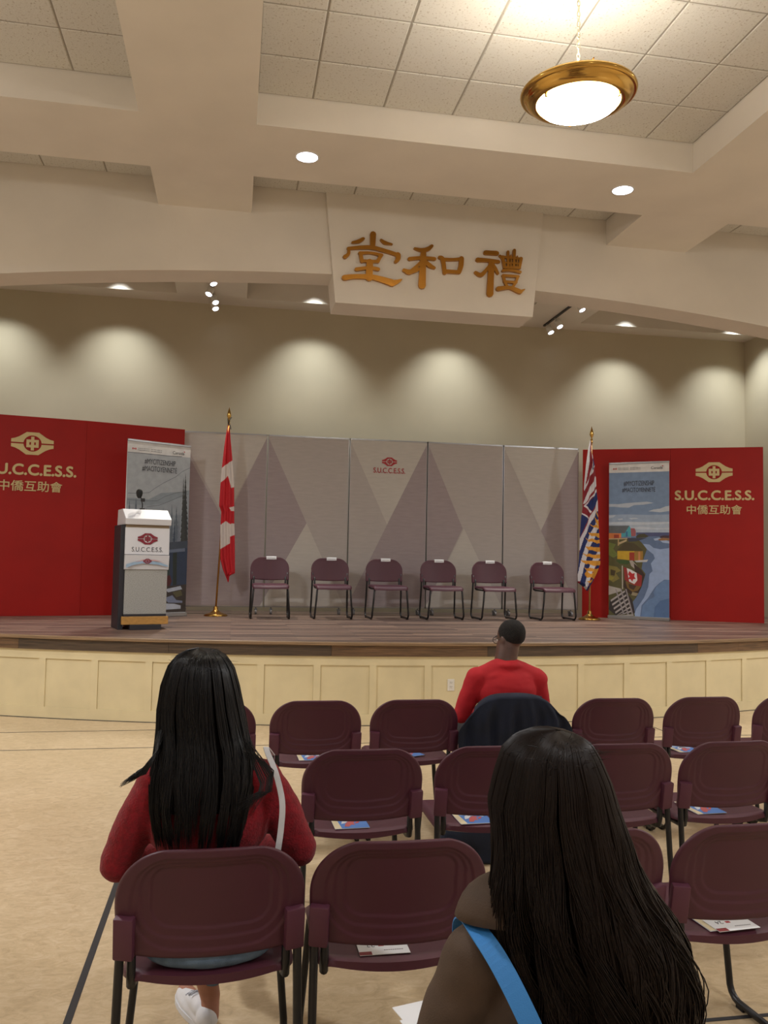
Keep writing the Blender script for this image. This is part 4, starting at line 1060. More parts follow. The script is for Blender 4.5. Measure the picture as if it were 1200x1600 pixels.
# ------------------------------------------------------------------ people
def evaluated(o, name):
    bpy.context.view_layer.update()
    me = bpy.data.meshes.new_from_object(o.evaluated_get(bpy.context.evaluated_depsgraph_get())); me.name = name
    bpy.data.objects.remove(o); return me
ICO = {}
def blob(name, prims, mt, parent, voxel=0.008, it=6, label=None, wrinkle=0.0):
    """one continuous surface grown from overlapping tapered limbs and ellipsoids"""
    from mathutils import Euler
    mb = MB()
    def ico(sub, T):
        if sub not in ICO:
            b = bmesh.new(); bmesh.ops.create_icosphere(b, subdivisions=sub, radius=1); b.verts.index_update()
            ICO[sub] = ([v.co.copy() for v in b.verts], [tuple(v.index for v in f.verts) for f in b.faces]); b.free()
        mb.add([T @ v for v in ICO[sub][0]], ICO[sub][1])
    for p in prims:
        if p[0] == 'e':
            _, c, r = p[:3]; rot = p[3] if len(p) > 3 else (0, 0, 0)
            ico(4, Matrix.Translation(c) @ Euler(rot).to_matrix().to_4x4() @ Matrix.Diagonal((*r, 1)))
        else:
            _, pts, rs = p
            for i in range(len(pts) - 1):
                a, b = Vector(pts[i]), Vector(pts[i + 1])
                if (b - a).length > 1e-6: mb.tube([a, b], [rs[i], rs[i + 1]], 24)
            for q, r in zip(pts, rs): ico(3, Matrix.Translation(q) @ Matrix.Diagonal((r, r, r, 1)))
    me = bpy.data.meshes.new('tmp'); me.from_pydata(mb.v, [], mb.f)
    o = bpy.data.objects.new('tmp', me); COL.objects.link(o)
    r = o.modifiers.new('r', 'REMESH'); r.mode = 'VOXEL'; r.voxel_size = voxel
    s = o.modifiers.new('s', 'SMOOTH'); s.iterations = it; s.factor = 0.6
    me = evaluated(o, name)
    if wrinkle:
        from mathutils import noise
        nrm = [v.normal.copy() for v in me.vertices]
        for v, vn in zip(me.vertices, nrm):
            c = v.co.copy(); n = noise.noise(Vector((c.x * 9, c.y * 9, c.z * 22))) + .5 * noise.noise(Vector((c.x * 26, c.y * 20, c.z * 40)))
            v.co = c + vn * n * wrinkle
    me.materials.clear(); me.materials.append(mt); me.polygons.foreach_set('use_smooth', [True] * len(me.polygons))
    ob = link(name, me, parent)
    if label: ob['label'] = label
    return ob
def V(*a): return Vector(a)
def head_prims(c, yaw, pitch, s=1.0):
    """head centred at c, facing +Y turned by yaw (about z) and nodded by pitch; returns prims and the frame"""
    R_ = Matrix.Rotation(yaw, 3, 'Z') @ Matrix.Rotation(pitch, 3, 'X')
    f = lambda x, y, z: V(*c) + R_ @ V(x * s, y * s, z * s)
    e = (R_.to_euler()[:])
    P = [('e', f(0, -.005, .025), (.074 * s, .092 * s, .088 * s), e), ('e', f(0, .03, -.035), (.058 * s, .062 * s, .075 * s), e), ('e', f(0, .055, -.085), (.030 * s, .028 * s, .022 * s), e),
         ('c', [f(0, .086, .018), f(0, .106, -.018)], [.008 * s, .014 * s]), ('e', f(0, .088, -.052), (.024 * s, .010 * s, .010 * s), e),
         ('e', f(-.076, -.005, -.008), (.010 * s, .020 * s, .031 * s), e), ('e', f(.076, -.005, -.008), (.010 * s, .020 * s, .031 * s), e),
         ('e', f(-.03, .078, .022), (.017 * s, .010 * s, .008 * s), e), ('e', f(.03, .078, .022), (.017 * s, .010 * s, .008 * s), e)]
    return P, f
def face_bits(parent, f, s, brow):
    for sx in (-1, 1):
        m = MB(); bm = bmesh.new(); bmesh.ops.create_uvsphere(bm, u_segments=12, v_segments=8, radius=.0115 * s, matrix=Matrix.Translation(f(sx * .03, .079, .012)))
        bm.verts.index_update(); m.add([v.co[:] for v in bm.verts], [[v.index for v in q.verts] for q in bm.faces]); bm.free(); m.build('eye', EYEW, parent, smooth=True)
        MB().tube([f(sx * .03, .0895, .012), f(sx * .03, .0912, .012)], .005 * s, 8).build('iris', flat((30, 20, 16)), parent)
        MB().tube([f(sx * .014, .090, .033), f(sx * .03, .092, .038), f(sx * .047, .080, .032)], .0028 * s, 5).build('eyebrow', brow, parent)
    MB().tube([f(-.02, .094, -.052), f(0, .1, -.050), f(.02, .094, -.052)], .0035 * s, 6).build('lips', LIPC, parent, smooth=True)
def hand_prims(w, d, side, up=V(0, 0, 1), curl=0.5, s=1.0):
    """palm from wrist w along d, five fingers; side = direction of the thumb"""
    d = d.normalized(); side = (side - d * side.dot(d)).normalized(); n = d.cross(side).normalized()
    if n.z > 0: n = -n
    P = [('c', [w, w + d * .045 * s], [.024 * s, .026 * s])]
    for k, L in enumerate((.066, .074, .070, .056)):
        o = side * (0.027 - k * 0.018) * s; b = w + d * .07 * s + o
        P.append(('c', [w + d * .02 * s + o * .7, b], [.012 * s, .0105 * s]))
        p = b; dd = d.copy(); pts = [p]; r = [.0092 * s]
        for q in range(3):
            dd = (dd + n * curl * .55).normalized(); p = p + dd * L * (.45, .32, .26)[q] * s; pts.append(p); r.append((.0086, .008, .0068)[q] * s)
        P.append(('c', pts, r))
    b = w + d * .015 * s + side * .024 * s; P.append(('c', [b, b + (d * .5 + side * .8 + n * .2).normalized() * .034 * s, b + (d * .9 + side * .55 + n * .4).normalized() * .066 * s], [.0125 * s, .0105 * s, .008 * s]))
    return P
def body_prims(J, s=1.0, thin=0.0):
    """seated body from the joints"""
    P = []
    P += [('e', J['pelvis'], (.150, .105, .085)), ('e', J['belly'], (.130, .095, .12)), ('e', J['chest'], (.145, .098, .135)),
          ('c', [J['shL'], J['shM'], J['shR']], [.048, .06, .048]), ('c', [J['neck0'], J['neck1']], [.05, .046])]
    for k in 'LR':
        P += [('c', [J['sh' + k], J['el' + k]], [.046, .038]), ('c', [J['el' + k], J['wr' + k]], [.037, .024]),
              ('c', [J['hip' + k], J['kn' + k]], [.082, .056]), ('c', [J['kn' + k], J['cf' + k], J['an' + k]], [.054, .050, .034]), ('c', [J['an' + k], J['he' + k], J['to' + k]], [.032, .030, .026])]
    return P

def hair(name, parent, tab, mt, n, ends, seed, wav=0.006, rad=0.0011, gap=None, part=0.0, front_open=RD(58), crown=None, flick=None, rbase=0.0, SEG=20):
    """long hair: an under-layer plus fine locks that follow a measured envelope.
    tab rows: z, x0, x1, yback, yfront"""
    rnd = random.Random(seed)
    def env(z):
        T = tab
        if z >= T[0][0]: return T[0][1:]
        for a, b in zip(T, T[1:]):
            if z >= b[0]:
                t = (a[0] - z) / (a[0] - b[0]); t2 = t
                return tuple(a[k] * (1 - t2) + b[k] * t2 for k in range(1, 5))
        return T[-1][1:]
    ztop = tab[0][0]
    def pt(phi, z, k=1.0):
        x0, x1, yb, yf = env(z); cx_, ax = (x0 + x1) / 2, (x1 - x0) / 2; cy, ay = (yb + yf) / 2, (yf - yb) / 2
        return V(cx_ + ax * k * sin(phi), cy - ay * k * cos(phi), z)
    # under-layer
    m = MB(); N = 40; zs = [ztop - (ztop - tab[-1][0]) * (i / 60.0) ** 1.5 for i in range(61)]
    zs = [z for z in zs if z > ends(0.0) + 0.03] ; vs = []; fs = []
    for z in zs:
        for i in range(N + 1):
            phi = -pi + front_open * .0 + 2 * pi * i / N
            lim = 0.94
            vs.append(pt(phi, z, lim if z < ztop - .02 else .9))
    # only the back part (front open over the face) below the hairline
    zf = ztop - 0.075
    for j in range(len(zs) - 1):
        for i in range(N):
            phi = -pi + 2 * pi * (i + .5) / N
            if abs(phi) > pi - front_open and zs[j] < zf: continue
            if gap and gap(phi, zs[j]): continue
            if zs[j + 1] < ends(phi) + .02: continue
            a = j * (N + 1) + i; fs.append((a, a + 1, a + N + 2, a + N + 1))
    m.add(vs, fs); u = m.build(name + '_underlayer', HAIRU, parent, smooth=True)
    md = u.modifiers.new('s', 'SOLIDIFY'); md.thickness = 0.006; md.offset = -1
    m = MB()
    for k in range(n):
        phi = rnd.uniform(-(pi - front_open), pi - front_open)
        if rnd.random() < .25: phi = rnd.uniform(-pi, pi); short = True
        ze = ends(phi) + rnd.uniform(-0.035, 0.05) * (1.0) + (rnd.random() < .12) * rnd.uniform(0, .15)
        if abs(phi) > pi - front_open: ze = max(ze, zf - rnd.uniform(0, .02))
        if gap:
            zz = ztop
            while zz > ze:
                if gap(phi, zz): ze = max(ze, zz - rnd.uniform(0, .05)); break
                zz -= .02
        lift = rnd.uniform(0.965, 1.025); S_ = SEG; pts = []
        f1, f2, a1 = rnd.uniform(5, 11), rnd.uniform(0, 6.28), rnd.uniform(.3, 1) * wav; ph0 = phi * rnd.uniform(.2, .9); dphi = rnd.uniform(-.12, .12)
        cl = int(phi * 9); rc = random.Random(seed * 1000 + cl); f1 = rc.uniform(5, 10) + rnd.uniform(-.4, .4); f2 = rc.uniform(0, 6.28) + rnd.uniform(-.35, .35); a1 = wav * rc.uniform(.5, 1.3); lift = lift * .6 + .4 * rc.uniform(.955, 1.035); dphi = rc.uniform(-.16, .16) + rnd.uniform(-.06, .06)
        if rnd.random() < .04: a1 *= 1.3; lift += .01
        zs0 = ztop - 0.0005
        for q in range(S_ + 1):
            t = q / S_; z = zs0 - (zs0 - ze) * t ** 1.35
            hh = min(1, (ztop - z) / .3); pp = phi + dphi * hh
            p = pt(pp, z, lift); amp = a1 * min(1, max(0, (ztop - z - .12) / .3))
            p.x += amp * sin(f1 * z * 3 + f2); p.y += amp * .5 * cos(f1 * z * 3 + f2 * 2)
            pts.append(p)
        r0 = rad * rnd.uniform(.7, 1.5)
        m.tube(pts, [r0 * .6] + [r0] * (S_ - 3) + [r0 * .8, r0 * .5, r0 * .15], 3, caps=False)
    for k in range(70):
        phi = rnd.uniform(-1.5, 1.5); z0 = ztop - rnd.uniform(.002, .05); p = pt(phi, z0, 1.0); n = V(p.x - (tab[0][1] + tab[0][2]) / 2, -.02, rnd.uniform(.01, .04)).normalized()
        L = rnd.uniform(.010, .026); q = V(rnd.uniform(-1, 1), rnd.uniform(-1, 0), rnd.uniform(-.6, .3)) * L
        m.tube([p, p + n * L * .5 + q * .4, p + n * L * .8 + q * 1.1], [rad * .5, rad * .4, rad * .15], 3, caps=False)
    if flick: flick(m, rnd, pt)
    return m.build(name, mt, parent, smooth=True, recalc=False)

def shoe(parent, heel, toe, mt, name='shoe', lace=True, w=.040):
    h, t = V(*heel), V(*toe); d = (t - h); L = d.length; d.normalize(); s_ = V(-d.y, d.x, 0)
    P = [('e', h + d * .035 + V(0, 0, .042), (w * .86, w * .95, .042)), ('c', [h + d * .03 + V(0, 0, .028), h + d * (L * .5) + V(0, 0, .028), t - d * .035 + V(0, 0, .026)], [w * .75, w * .88, w * .72]),
         ('c', [h + d * .07 + V(0, 0, .055), t - d * .07 + V(0, 0, .035)], [.034, .026])]
    P[1] = ('c', [h + d * .03 + V(0, 0, .030), h + d * (L * .55) + V(0, 0, .032), t - d * .035 + V(0, 0, .027)], [.028, .031, .026])
    for o in (-1, 1): P.append(('c', [h + d * .03 + s_ * o * .008 + V(0, 0, .026), h + d * L * .62 + s_ * o * .014 + V(0, 0, .026), t - d * .04 + s_ * o * .006 + V(0, 0, .024)], [.025, .025, .023]))
    s = blob(name, P, mt, parent, 0.005, 4)
    m = MB(); n = 24
    vs = []
    for i in range(n):
        a = 2 * pi * i / n; c_ = cos(a); q = h + d * (L / 2 + c_ * (L / 2 + .004)) + s_ * (sin(a) * w * (0.92 + .12 * c_)); vs.append((q.x, q.y))
    m.add([(x, y, 0.001) for x, y in vs] + [(x, y, 0.020) for x, y in vs], [tuple(range(n)), tuple(range(n, 2 * n))] + [(i, (i + 1) % n, n + (i + 1) % n, n + i) for i in range(n)])
    m.build('sole', SHOEW if mt is SHOEW else RUBBER, s)
    if lace:
        m = MB()
        for k in range(4):
            b = h + d * (L * .45 + k * .022) + V(0, 0, .084 - k * .010); b = b + V(0, 0, .004); m.tube([b - s_ * .022 - V(0, 0, .008), b + V(0, 0, .001), b + s_ * .022 - V(0, 0, .008)], .003, 5)
            m.tube([b - s_ * .018 - V(0, 0, .004), b + d * .02 + s_ * .018 - V(0, 0, .012)], .002, 5)
        m.build('laces', flat((168, 172, 182)), s)
    return s

# ---- woman in the red sweater
def woman_red():
    t = thing('person', 'person with long black hair and red wool sweater, seated, seen from behind', 'person', (0, 0, 0))
    J = dict(pelvis=V(-.045, 2.575, .545), belly=V(-.045, 2.555, .68), chest=V(-.045, 2.55, .86), shL=V(-.195, 2.55, .945), shM=V(-.045, 2.55, .985), shR=V(.105, 2.55, .945),
             neck0=V(-.05, 2.55, 1.0), neck1=V(-.07, 2.565, 1.10), elL=V(-.292, 2.575, .695), elR=V(.212, 2.575, .715), wrL=V(-.15, 2.79, .655), wrR=V(.05, 2.80, .655),
             hipL=V(-.13, 2.60, .535), hipR=V(.05, 2.60, .535), knL=V(-.12, 2.99, .52), knR=V(.07, 3.0, .575), cfL=V(-.09, 2.97, .34), cfR=V(.03, 3.12, .45), anL=V(-.032, 2.985, .10), anR=V(-.02, 3.2, .27),
             heL=V(-.03, 2.96, .045), toL=V(-.125, 3.17, .035), heR=V(-.02, 3.19, .22), toR=V(-.03, 3.38, .25))
    hc = (-.085, 2.60, 1.19)
    hp, f = head_prims(hc, RD(3), RD(-4))
    P = body_prims(J) + hp + hand_prims(J['wrL'], V(.6, .5, -.1), V(.2, .9, .2)) + hand_prims(J['wrR'], V(-.6, .5, -.1), V(-.2, .9, .2))
    body = blob('body', P, SKIN1, t, 0.006, 4, 'light brown skin')
    face_bits(body, f, 1.0, HAIR1)
    S = [('e', J['belly'] + V(0, 0, -.03), (.178, .118, .12)), ('e', J['chest'] + V(0, .0, -.03), (.178, .118, .15)), ('e', V(-.045, 2.555, .93), (.17, .10, .085)),
         ('c', [J['shL'] + V(.01, 0, -.01), J['shM'], J['shR'] + V(-.01, 0, -.01)], [.062, .066, .062]), ('e', J['pelvis'] + V(0, -.005, .03), (.17, .115, .06)), ('c', [V(-.06, 2.555, 1.0), V(-.062, 2.56, 1.035)], [.066, .060])]
    for k, el2 in (('L', V(-.305, 2.575, .70)), ('R', V(.225, 2.575, .72))):
        S += [('c', [J['sh' + k] + V(0, 0, -.01), (J['sh' + k] + el2) / 2 + V(-.004 if k == 'L' else .004, 0, .0), el2], [.063, .061, .052]), ('c', [el2, J['wr' + k]], [.052, .034])]
    blob('sweater', S, SWEAT, t, 0.008, 5, 'fuzzy red wool', wrinkle=.004)
    T_ = [('e', V(-.035, 2.490, .484), (.180, .085, .046)), ('e', J['pelvis'] + V(0, -.055, -.02), (.19, .12, .078)), ('c', [J['hipL'] + V(0, 0, 0), J['knL']], [.082, .062]), ('c', [J['hipR'], J['knR']], [.082, .062]),
          ('c', [J['knL'], J['cfL'], V(-.036, 2.985, .17)], [.060, .054, .046]), ('c', [J['knR'], J['cfR'], V(-.01, 3.19, .31)], [.060, .054, .046])]
    blob('jeans', T_, DENIM, t, 0.008, 4, 'light blue washed denim', wrinkle=.003)
    m = MB(); m.lathe([(.040, 0), (.048, .004), (.049, .02), (.047, .022)], n=24); m.v = [(x - .036, y + 2.985, z + .158) for x, y, z in m.v]; m.build('cuff', flat((206, 208, 216)), t, smooth=True)
    shoe(t, (-.025, 2.93, 0), (-.145, 3.19, 0), SHOEW, w=.044)
    s2 = shoe(t, (-.02, 3.165, 0), (-.035, 3.42, 0), SHOEW)
    s2.location = (0, 0, .20)
    tab = [(1.323, -.0915, -.0885, 2.5885, 2.5915), (1.320, -.108, -.068, 2.565, 2.615), (1.314, -.128, -.035, 2.53, 2.66), (1.298, -.158, -.010, 2.50, 2.69), (1.268, -.180, .012, 2.478, 2.71), (1.21, -.198, .030, 2.462, 2.715), (1.14, -.206, .045, 2.455, 2.70),
           (1.08, -.203, .058, 2.450, 2.66), (1.02, -.204, .075, 2.434, 2.62), (.96, -.212, .078, 2.418, 2.60), (.88, -.206, .066, 2.402, 2.58), (.80, -.190, .050, 2.40, 2.56), (.74, -.175, .035, 2.40, 2.55)]
    def ends(phi):
        x = sin(phi); return .80 if x < -.12 else (.775 if x > .12 else .84)
    def gap(phi, z):
        x = sin(phi); return abs(phi) < pi / 2 and z < .965 - abs(x + .08) * .6 and -.36 < x < .13
    def flick(m, rnd, pt):
        for k in range(60):
            a = rnd.random(); ow = rnd.uniform(-.012, .016); p0 = V(-.19 + rnd.uniform(-.012, .01), 2.50, 1.07 + rnd.uniform(-.03, .03)); e = V(-.292 + a * .04, 2.44 + rnd.uniform(-.01, .01), .952 + a * .025)
            pts = [p0, V(-.198 + ow * .3, 2.455, 1.035 + ow), V(-.222, 2.442, 1.0 + ow), (V(-.222, 2.442, 1.0) + e) / 2 + V(0, 0, -.006 + rnd.uniform(0, .02)), e + V(0, 0, rnd.uniform(0, .012))]
            m.tube(pts, [.001, .0014, .0013, .0011, .0004], 3, caps=False)
        for k in range(46):
            p0 = V(.06 + rnd.uniform(-.02, .006), 2.47, 1.05 + rnd.uniform(-.02, .03)); o = rnd.uniform(-.024, .014)
            e = V(.06 + rnd.uniform(-.03, .02), 2.41, .905 + rnd.uniform(-.03, .02))
            pts = [p0, V(.095 + o, 2.455, 1.01), V(.12 + o, 2.44, .975 + o), V(.115 + o, 2.425, .935), e]
            m.tube(pts, [.001, .0013, .0012, .001, .0004], 3, caps=False)
    hair('hair', t, tab, HAIR1, 2200, ends, 3, wav=.006, gap=gap, flick=flick)
    return t
woman_red()
bag = thing('shoulder_bag', 'white strap of a bag over the right shoulder of the woman in red', 'bag', (0, 0, 0))
m = MB()
def ribbon(m, pts, w, th, nrm):
    vs = []; fs = []; P = []
    pts = [Vector(p) for p in pts]; nr = [Vector(n).normalized() for n in nrm]
    for i in range(len(pts) - 1):
        p0 = pts[max(i - 1, 0)]; p1 = pts[i]; p2 = pts[i + 1]; p3 = pts[min(i + 2, len(pts) - 1)]
        for k in range(5):
            t = k / 5.; P.append((0.5 * ((2 * p1) + (-p0 + p2) * t + (2 * p0 - 5 * p1 + 4 * p2 - p3) * t * t + (-p0 + 3 * p1 - 3 * p2 + p3) * t ** 3), (nr[i] * (1 - t) + nr[i + 1] * t).normalized()))
    P.append((pts[-1], nr[-1]))
    for i, (p, n) in enumerate(P):
        t = (P[min(i + 1, len(P) - 1)][0] - P[max(i - 1, 0)][0]).normalized(); s = t.cross(n).normalized() * w / 2
        vs += [p + s, p - s, p - s + n * th, p + s + n * th]
    for i in range(len(P) - 1):
        for k in range(4): fs.append((4 * i + k, 4 * i + (k + 1) % 4, 4 * i + 4 + (k + 1) % 4, 4 * i + 4 + k))
    fs.append((0, 1, 2, 3)); e = 4 * len(P) - 4; fs.append((e + 3, e + 2, e + 1, e)); return m.add(vs, fs)
ribbon(m, [(.14, 2.66, .98), (.118, 2.60, 1.018), (.12, 2.53, 1.015), (.142, 2.478, .97), (.160, 2.445, .90), (.158, 2.43, .83), (.150, 2.425, .76), (.15, 2.45, .68), (.17, 2.56, .60)], .017, .003,
       [(.2, .6, .8), (.1, 0, 1), (.1, -.5, .9), (.2, -1, .4), (.15, -1, .1), (0, -1, 0), (0, -1, 0), (.2, -1, 0), (1, -.5, 0)])
m.build('strap', flat((206, 206, 210)), bag, smooth=False)
MB().bbox(.165, .225, 2.56, 2.80, .50, .64, .015, 3).build('bag_body', flat((206, 206, 210)), bag)

# ---- man in red
def man_red():
    t = thing('person', 'person with short black hair in a red long sleeved top, seated in the front row', 'person')
    c = 1.655; Y = 4.88
    J = dict(pelvis=V(c, Y + .02, .545), belly=V(c, Y, .69), chest=V(c, Y, .85), shL=V(c - .185, Y, .898), shM=V(c, Y, .95), shR=V(c + .19, Y, .892),
             neck0=V(c, Y + .0, .99), neck1=V(c + .02, Y + .03, 1.085), elL=V(c - .265, Y + .05, .665), elR=V(c + .26, Y + .05, .68), wrL=V(c - .10, Y + .29, .64), wrR=V(c + .10, Y + .29, .64),
             hipL=V(c - .10, Y + .03, .535), hipR=V(c + .10, Y + .03, .535), knL=V(c - .15, Y + .45, .51), knR=V(c + .15, Y + .45, .51), cfL=V(c - .15, Y + .44, .34), cfR=V(c + .15, Y + .44, .34),
             anL=V(c - .15, Y + .42, .09), anR=V(c + .15, Y + .42, .09), heL=V(c - .15, Y + .39, .045), toL=V(c - .16, Y + .60, .035), heR=V(c + .15, Y + .39, .045), toR=V(c + .16, Y + .60, .035))
    hc = (c + .042, Y + .040, 1.125)
    hp, f = head_prims(hc, RD(26), RD(-14), 0.98)
    P = body_prims(J) + hp + hand_prims(J['wrL'], V(.5, .6, -.1), V(.5, .5, .3)) + hand_prims(J['wrR'], V(-.5, .6, -.1), V(-.5, .5, .3))
    P += [('c', [V(c + .004, Y + .022, 1.0), V(c + .024, Y + .038, 1.085)], [.068, .070])]
    body = blob('body', P, SKIN2, t, 0.006, 3, 'dark brown skin'); face_bits(body, f, .98, AFRO)
    blob('hair', [('e', f(0, -.020, .036), (.0785, .091, .086), (RD(-14), 0, RD(26))), ('e', f(0, -.045, .012), (.066, .052, .056), (RD(-14), 0, RD(26)))], AFRO, t, 0.005, 2, wrinkle=.0015)
    S = [('e', J['belly'] + V(0, 0, -.02), (.185, .125, .15)), ('e', J['chest'] + V(0, 0, -.02), (.198, .122, .15)), ('e', V(c, Y, .900), (.200, .100, .070)), ('c', [J['shL'] + V(0,0,-.008), V(c - .06, Y, .948), V(c, Y, .962), V(c + .06, Y, .948), J['shR'] + V(.012, 0, -.008)], [.062, .062, .062, .062, .064]),
         ('e', V(c + .006, Y + .008, .976), (.104, .092, .036)), ('e', J['pelvis'] + V(0, 0, .04), (.18, .12, .07))]
    for k in 'LR':
        S += [('c', [J['sh' + k], (J['sh' + k] + J['el' + k]) / 2, J['el' + k]], [.066, .060, .050]), ('c', [J['el' + k], J['wr' + k]], [.05, .032])]
    blob('knit_top', S, SHIRT, t, 0.008, 6, 'bright red knit', wrinkle=.003)
    T_ = [('e', J['pelvis'], (.18, .125, .085))]
    for k in 'LR': T_ += [('c', [J['hip' + k], J['kn' + k]], [.085, .062]), ('c', [J['kn' + k], J['cf' + k], J['an' + k]], [.06, .055, .048])]
    blob('trousers', T_, TROUS, t, 0.009, 4)
    for k in 'LR': shoe(t, tuple(J['he' + k] - V(0, .03, .045)), tuple(J['to' + k] + V(0, .04, -.035)), RUBBER, lace=False)
    g = MB()
    for sx in (-1, 1):
        g.tube([f(sx * .033 + .024 * cos(a), .102, .012 + .019 * sin(a)) for a in [2 * pi * k / 16 for k in range(16)]], .0022, 5, closed=True)
        g.tube([f(sx * .057, .100, .016), f(sx * .080, .05, .014), f(sx * .083, .0, .006), f(sx * .082, -.012, -.012)], .0022, 5)
    g.tube([f(-.009, .103, .016), f(.009, .103, .016)], .002, 5); g.build('glasses', BLACKM, t, smooth=True)
    return t
man_red()
# ---- jacket over the back of his chair
def jacket():
    t = thing('jacket', 'dark navy jacket draped over the chair back behind the man in red', 'jacket', (1.66, Y1, 0))
    N, K = 60, 34; vs = []; fs = []
    for j in range(K + 1):
        v = j / K
        for i in range(N + 1):
            u = -1 + 2 * i / N
            W_ = .225 + .125 * smooth01(v * 2.2)
            x = u * W_ - .02 + .03 * v
            top = .828 - .075 * abs(u) ** 4.0 - .012 * u * u
            z = top - (v - .12) * .42 if v > .12 else top + 0.006 * sin((v / .12) * pi)
            yb = -.262 - .022 * (1 - u * u) - .01
            if v <= .12: y = -.232 + (yb + .232) * (v / .12)
            else: y = yb - .018 + .05 * smooth01((v - .12) / .9) - .0 + .016 * sin(u * 15 + 1.3 * sin(v * 3)) * smooth01((v - .1) * 2.2) + .009 * sin(u * 31 + 2)* smooth01((v - .1) * 2)
            if v > .12: y -= .018
            if v <= .12: y -= .018 * v / .12
            vs.append((x, y, z))
    for j in range(K):
        for i in range(N): a = j * (N + 1) + i; fs.append((a, a + 1, a + N + 2, a + N + 1))
    o = MB().add(vs, fs).build('jacket_shell', NAVY, t, smooth=True); md = o.modifiers.new('s', 'SOLIDIFY'); md.thickness = .010; md.offset = -1
    m = MB()
    m.tube([(-.17, -.262, .805), (-.10, -.272, .818), (0, -.278, .822), (.10, -.272, .818), (.16, -.262, .806)], [.005, .007, .008, .007, .005], 8); m.build('collar', NAVY, t, smooth=True)
jacket()
hb = thing('handbag', 'dark handbag on the floor below the second row chairs', 'bag', (1.27, 4.36, 0))
m = MB().bbox(-.15, .15, -.06, .06, 0, .19, .03, 4); m.v = [(x * (1 - .25 * z), y * (1 - 1.6 * z), z) for x, y, z in m.v]; m.build('bag_body', NAVY, hb, smooth=True)
for s in (-1, 1): MB().tube([(-.07, s * .03, .17), (-.06, s * .035, .24), (0, s * .038, .27), (.06, s * .035, .24), (.07, s * .03, .17)], .006, 6).build('handle', BLACKM, hb, smooth=True)

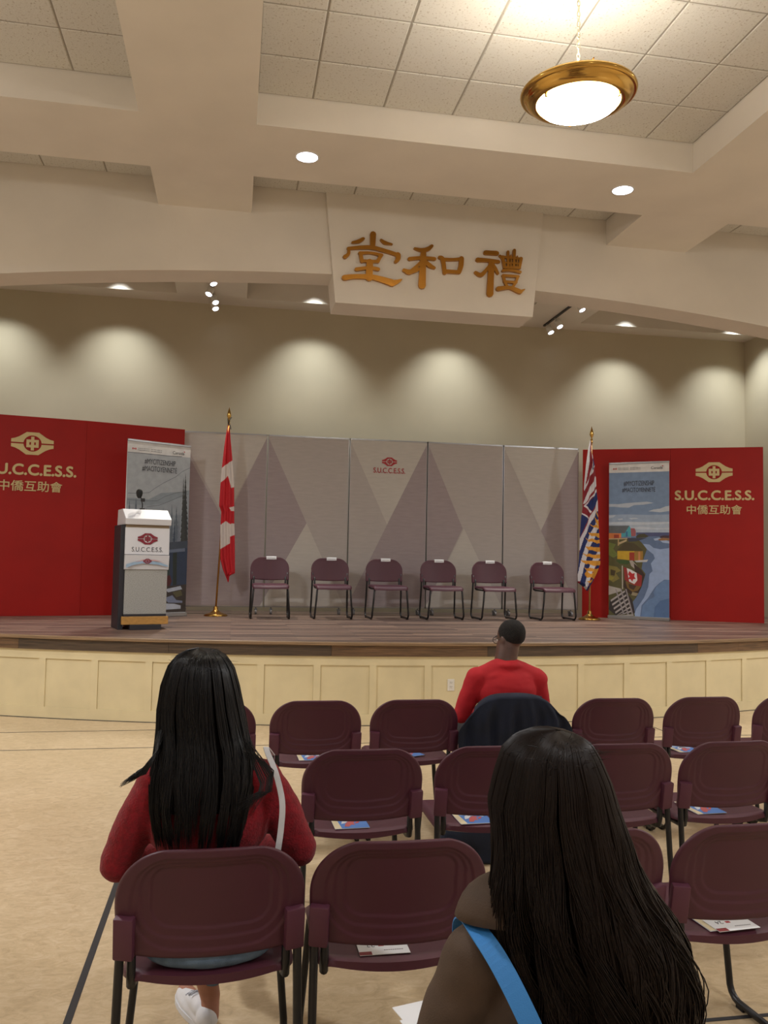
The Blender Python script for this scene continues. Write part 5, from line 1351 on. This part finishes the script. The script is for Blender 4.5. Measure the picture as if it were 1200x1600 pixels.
# ---- woman in the brown coat
def woman_coat():
    t = thing('person', 'person with very long dark brown hair and brown coat, nearest the viewer', 'person')
    c = .59; Y = 1.42
    J = dict(pelvis=V(c, Y + .03, .545), belly=V(c, Y + .0, .68), chest=V(c, Y, .84), shL=V(c - .155, Y - .01, .915), shM=V(c, Y, .955), shR=V(c + .155, Y - .01, .915),
             neck0=V(c, Y, .97), neck1=V(c, Y + .02, 1.06), elL=V(c - .235, Y + .03, .66), elR=V(c + .235, Y + .03, .66), wrL=V(c - .13, Y + .26, .60), wrR=V(c + .10, Y + .26, .61),
             hipL=V(c - .09, Y + .05, .535), hipR=V(c + .09, Y + .05, .535), knL=V(c - .10, Y + .45, .51), knR=V(c + .10, Y + .45, .51), cfL=V(c - .10, Y + .44, .34), cfR=V(c + .10, Y + .44, .34),
             anL=V(c - .10, Y + .40, .09), anR=V(c + .10, Y + .40, .09), heL=V(c - .10, Y + .37, .045), toL=V(c - .11, Y + .57, .035), heR=V(c + .10, Y + .37, .045), toR=V(c + .11, Y + .57, .035))
    hc = (c - .008, Y + .045, 1.155)
    hp, f = head_prims(hc, RD(0), RD(-6), .98)
    P = body_prims(J) + hp + hand_prims(J['wrL'], V(.1, .9, -.05), V(.9, .1, .2), curl=.6) + hand_prims(J['wrR'], V(-.3, .8, -.1), V(-.9, .3, .3))
    body = blob('body', P, SKIN1, t, 0.006, 3, 'light brown skin'); face_bits(body, f, .98, HAIR2)
    S = [('e', J['belly'] + V(0, 0, -.03), (.18, .125, .14)), ('e', J['chest'] + V(0, 0, -.03), (.180, .125, .15)), ('e', V(c, Y, .90), (.18, .10, .07)),
         ('c', [J['shL'], J['shM'] + V(0, 0, -.01), J['shR']], [.062, .064, .062]), ('e', J['pelvis'] + V(0, 0, .02), (.19, .13, .09))]
    for k, sg in (('L', -1), ('R', 1)):
        S += [('c', [J['sh' + k], (J['sh' + k] + J['el' + k]) / 2, J['el' + k]], [.064, .064, .057]), ('c', [J['el' + k], J['wr' + k]], [.057, .042]), ('c', [J['hip' + k], J['kn' + k] - V(0, .1, 0)], [.095, .085])]
    coat = blob('coat', S, COATB, t, 0.007, 5, 'dark brown cloth coat', wrinkle=.0035)
    # folded hood / collar
    m = MB(); vs = []; fs = []; N = 36; K = 8
    for j in range(K + 1):
        v = j / K
        for i in range(N + 1):
            a = -pi * .80 + 1.6 * pi * i / N; r = .085 + .090 * v + .016 * sin(v * pi)
            vs.append((c + r * 1.10 * sin(a), Y + .008 - r * .55 * cos(a), 1.045 - .050 * v ** 2.0 + .012 * sin(v * pi) - .010 * abs(sin(a))))
    for j in range(K):
        for i in range(N): a = j * (N + 1) + i; fs.append((a, a + 1, a + N + 2, a + N + 1))
    o = MB().add(vs, fs).build('collar', COATB, t, smooth=True); md = o.modifiers.new('s', 'SOLIDIFY'); md.thickness = .012
    T_ = []
    for k in 'LR': T_ += [('c', [J['hip' + k], J['kn' + k]], [.082, .06]), ('c', [J['kn' + k], J['cf' + k], J['an' + k]], [.058, .052, .044])]
    blob('trousers', T_, TROUS, t, 0.01, 3)
    for k in 'LR': shoe(t, tuple(J['he' + k] - V(0, .03, .045)), tuple(J['to' + k] + V(0, .03, -.035)), RUBBER, lace=False, w=.038)
    tab = [(1.302, .5785, .5815, 1.4185, 1.4215), (1.299, .562, .598, 1.395, 1.45), (1.293, .540, .618, 1.37, 1.50), (1.280, .512, .640, 1.35, 1.53), (1.258, .492, .655, 1.337, 1.55), (1.216, .478, .675, 1.325, 1.56), (1.171, .466, .690, 1.318, 1.56), (1.126, .468, .702, 1.312, 1.53),
           (1.08, .466, .712, 1.305, 1.51), (1.034, .458, .735, 1.295, 1.49), (.99, .456, .765, 1.285, 1.49), (.945, .470, .790, 1.277, 1.49), (.898, .486, .800, 1.272, 1.49), (.83, .500, .812, 1.268, 1.48), (.72, .51, .815, 1.268, 1.47), (.60, .52, .80, 1.27, 1.46)]
    hair('hair', t, tab, HAIR2, 5400, lambda p: .66 - .03 * cos(p * 3), 11, wav=.021, rad=.00095, front_open=RD(62), SEG=34)
woman_coat()
bs = thing('tote_strap', 'bright blue bag strap across the left shoulder of the brown coat', 'bag', (0, 0, 0))
m = MB(); ribbon(m, [(.455, 1.56, .80), (.435, 1.52, .92), (.425, 1.45, .972), (.428, 1.38, .974), (.445, 1.335, .950), (.468, 1.30, .905), (.492, 1.278, .85), (.510, 1.27, .79), (.53, 1.275, .72)], .034, .003,
                 [(0, 1, .2), (0, .7, .7), (0, .1, 1), (-.1, -.5, .9), (-.2, -.8, .6), (-.2, -1, .3), (-.1, -1, .1), (0, -1, 0), (0, -1, 0)])
m.build('strap', BLUEST, bs)
# booklet held on her lap, its white sheets stick out at left
bk = booklet(.487, 1.87, .25, 'white papers held at the left of the brown coat, at bottom', w=.15, h=.12, z=.575)
MB().bbox(-.085, .065, -.03, .07, .004, .006, .0005, 1).build('loose_sheet', PAPER, bk)
MB().bbox(-.095, .06, -.06, .01, .007, .009, .0005, 1).build('loose_sheet', PAPER, bk)
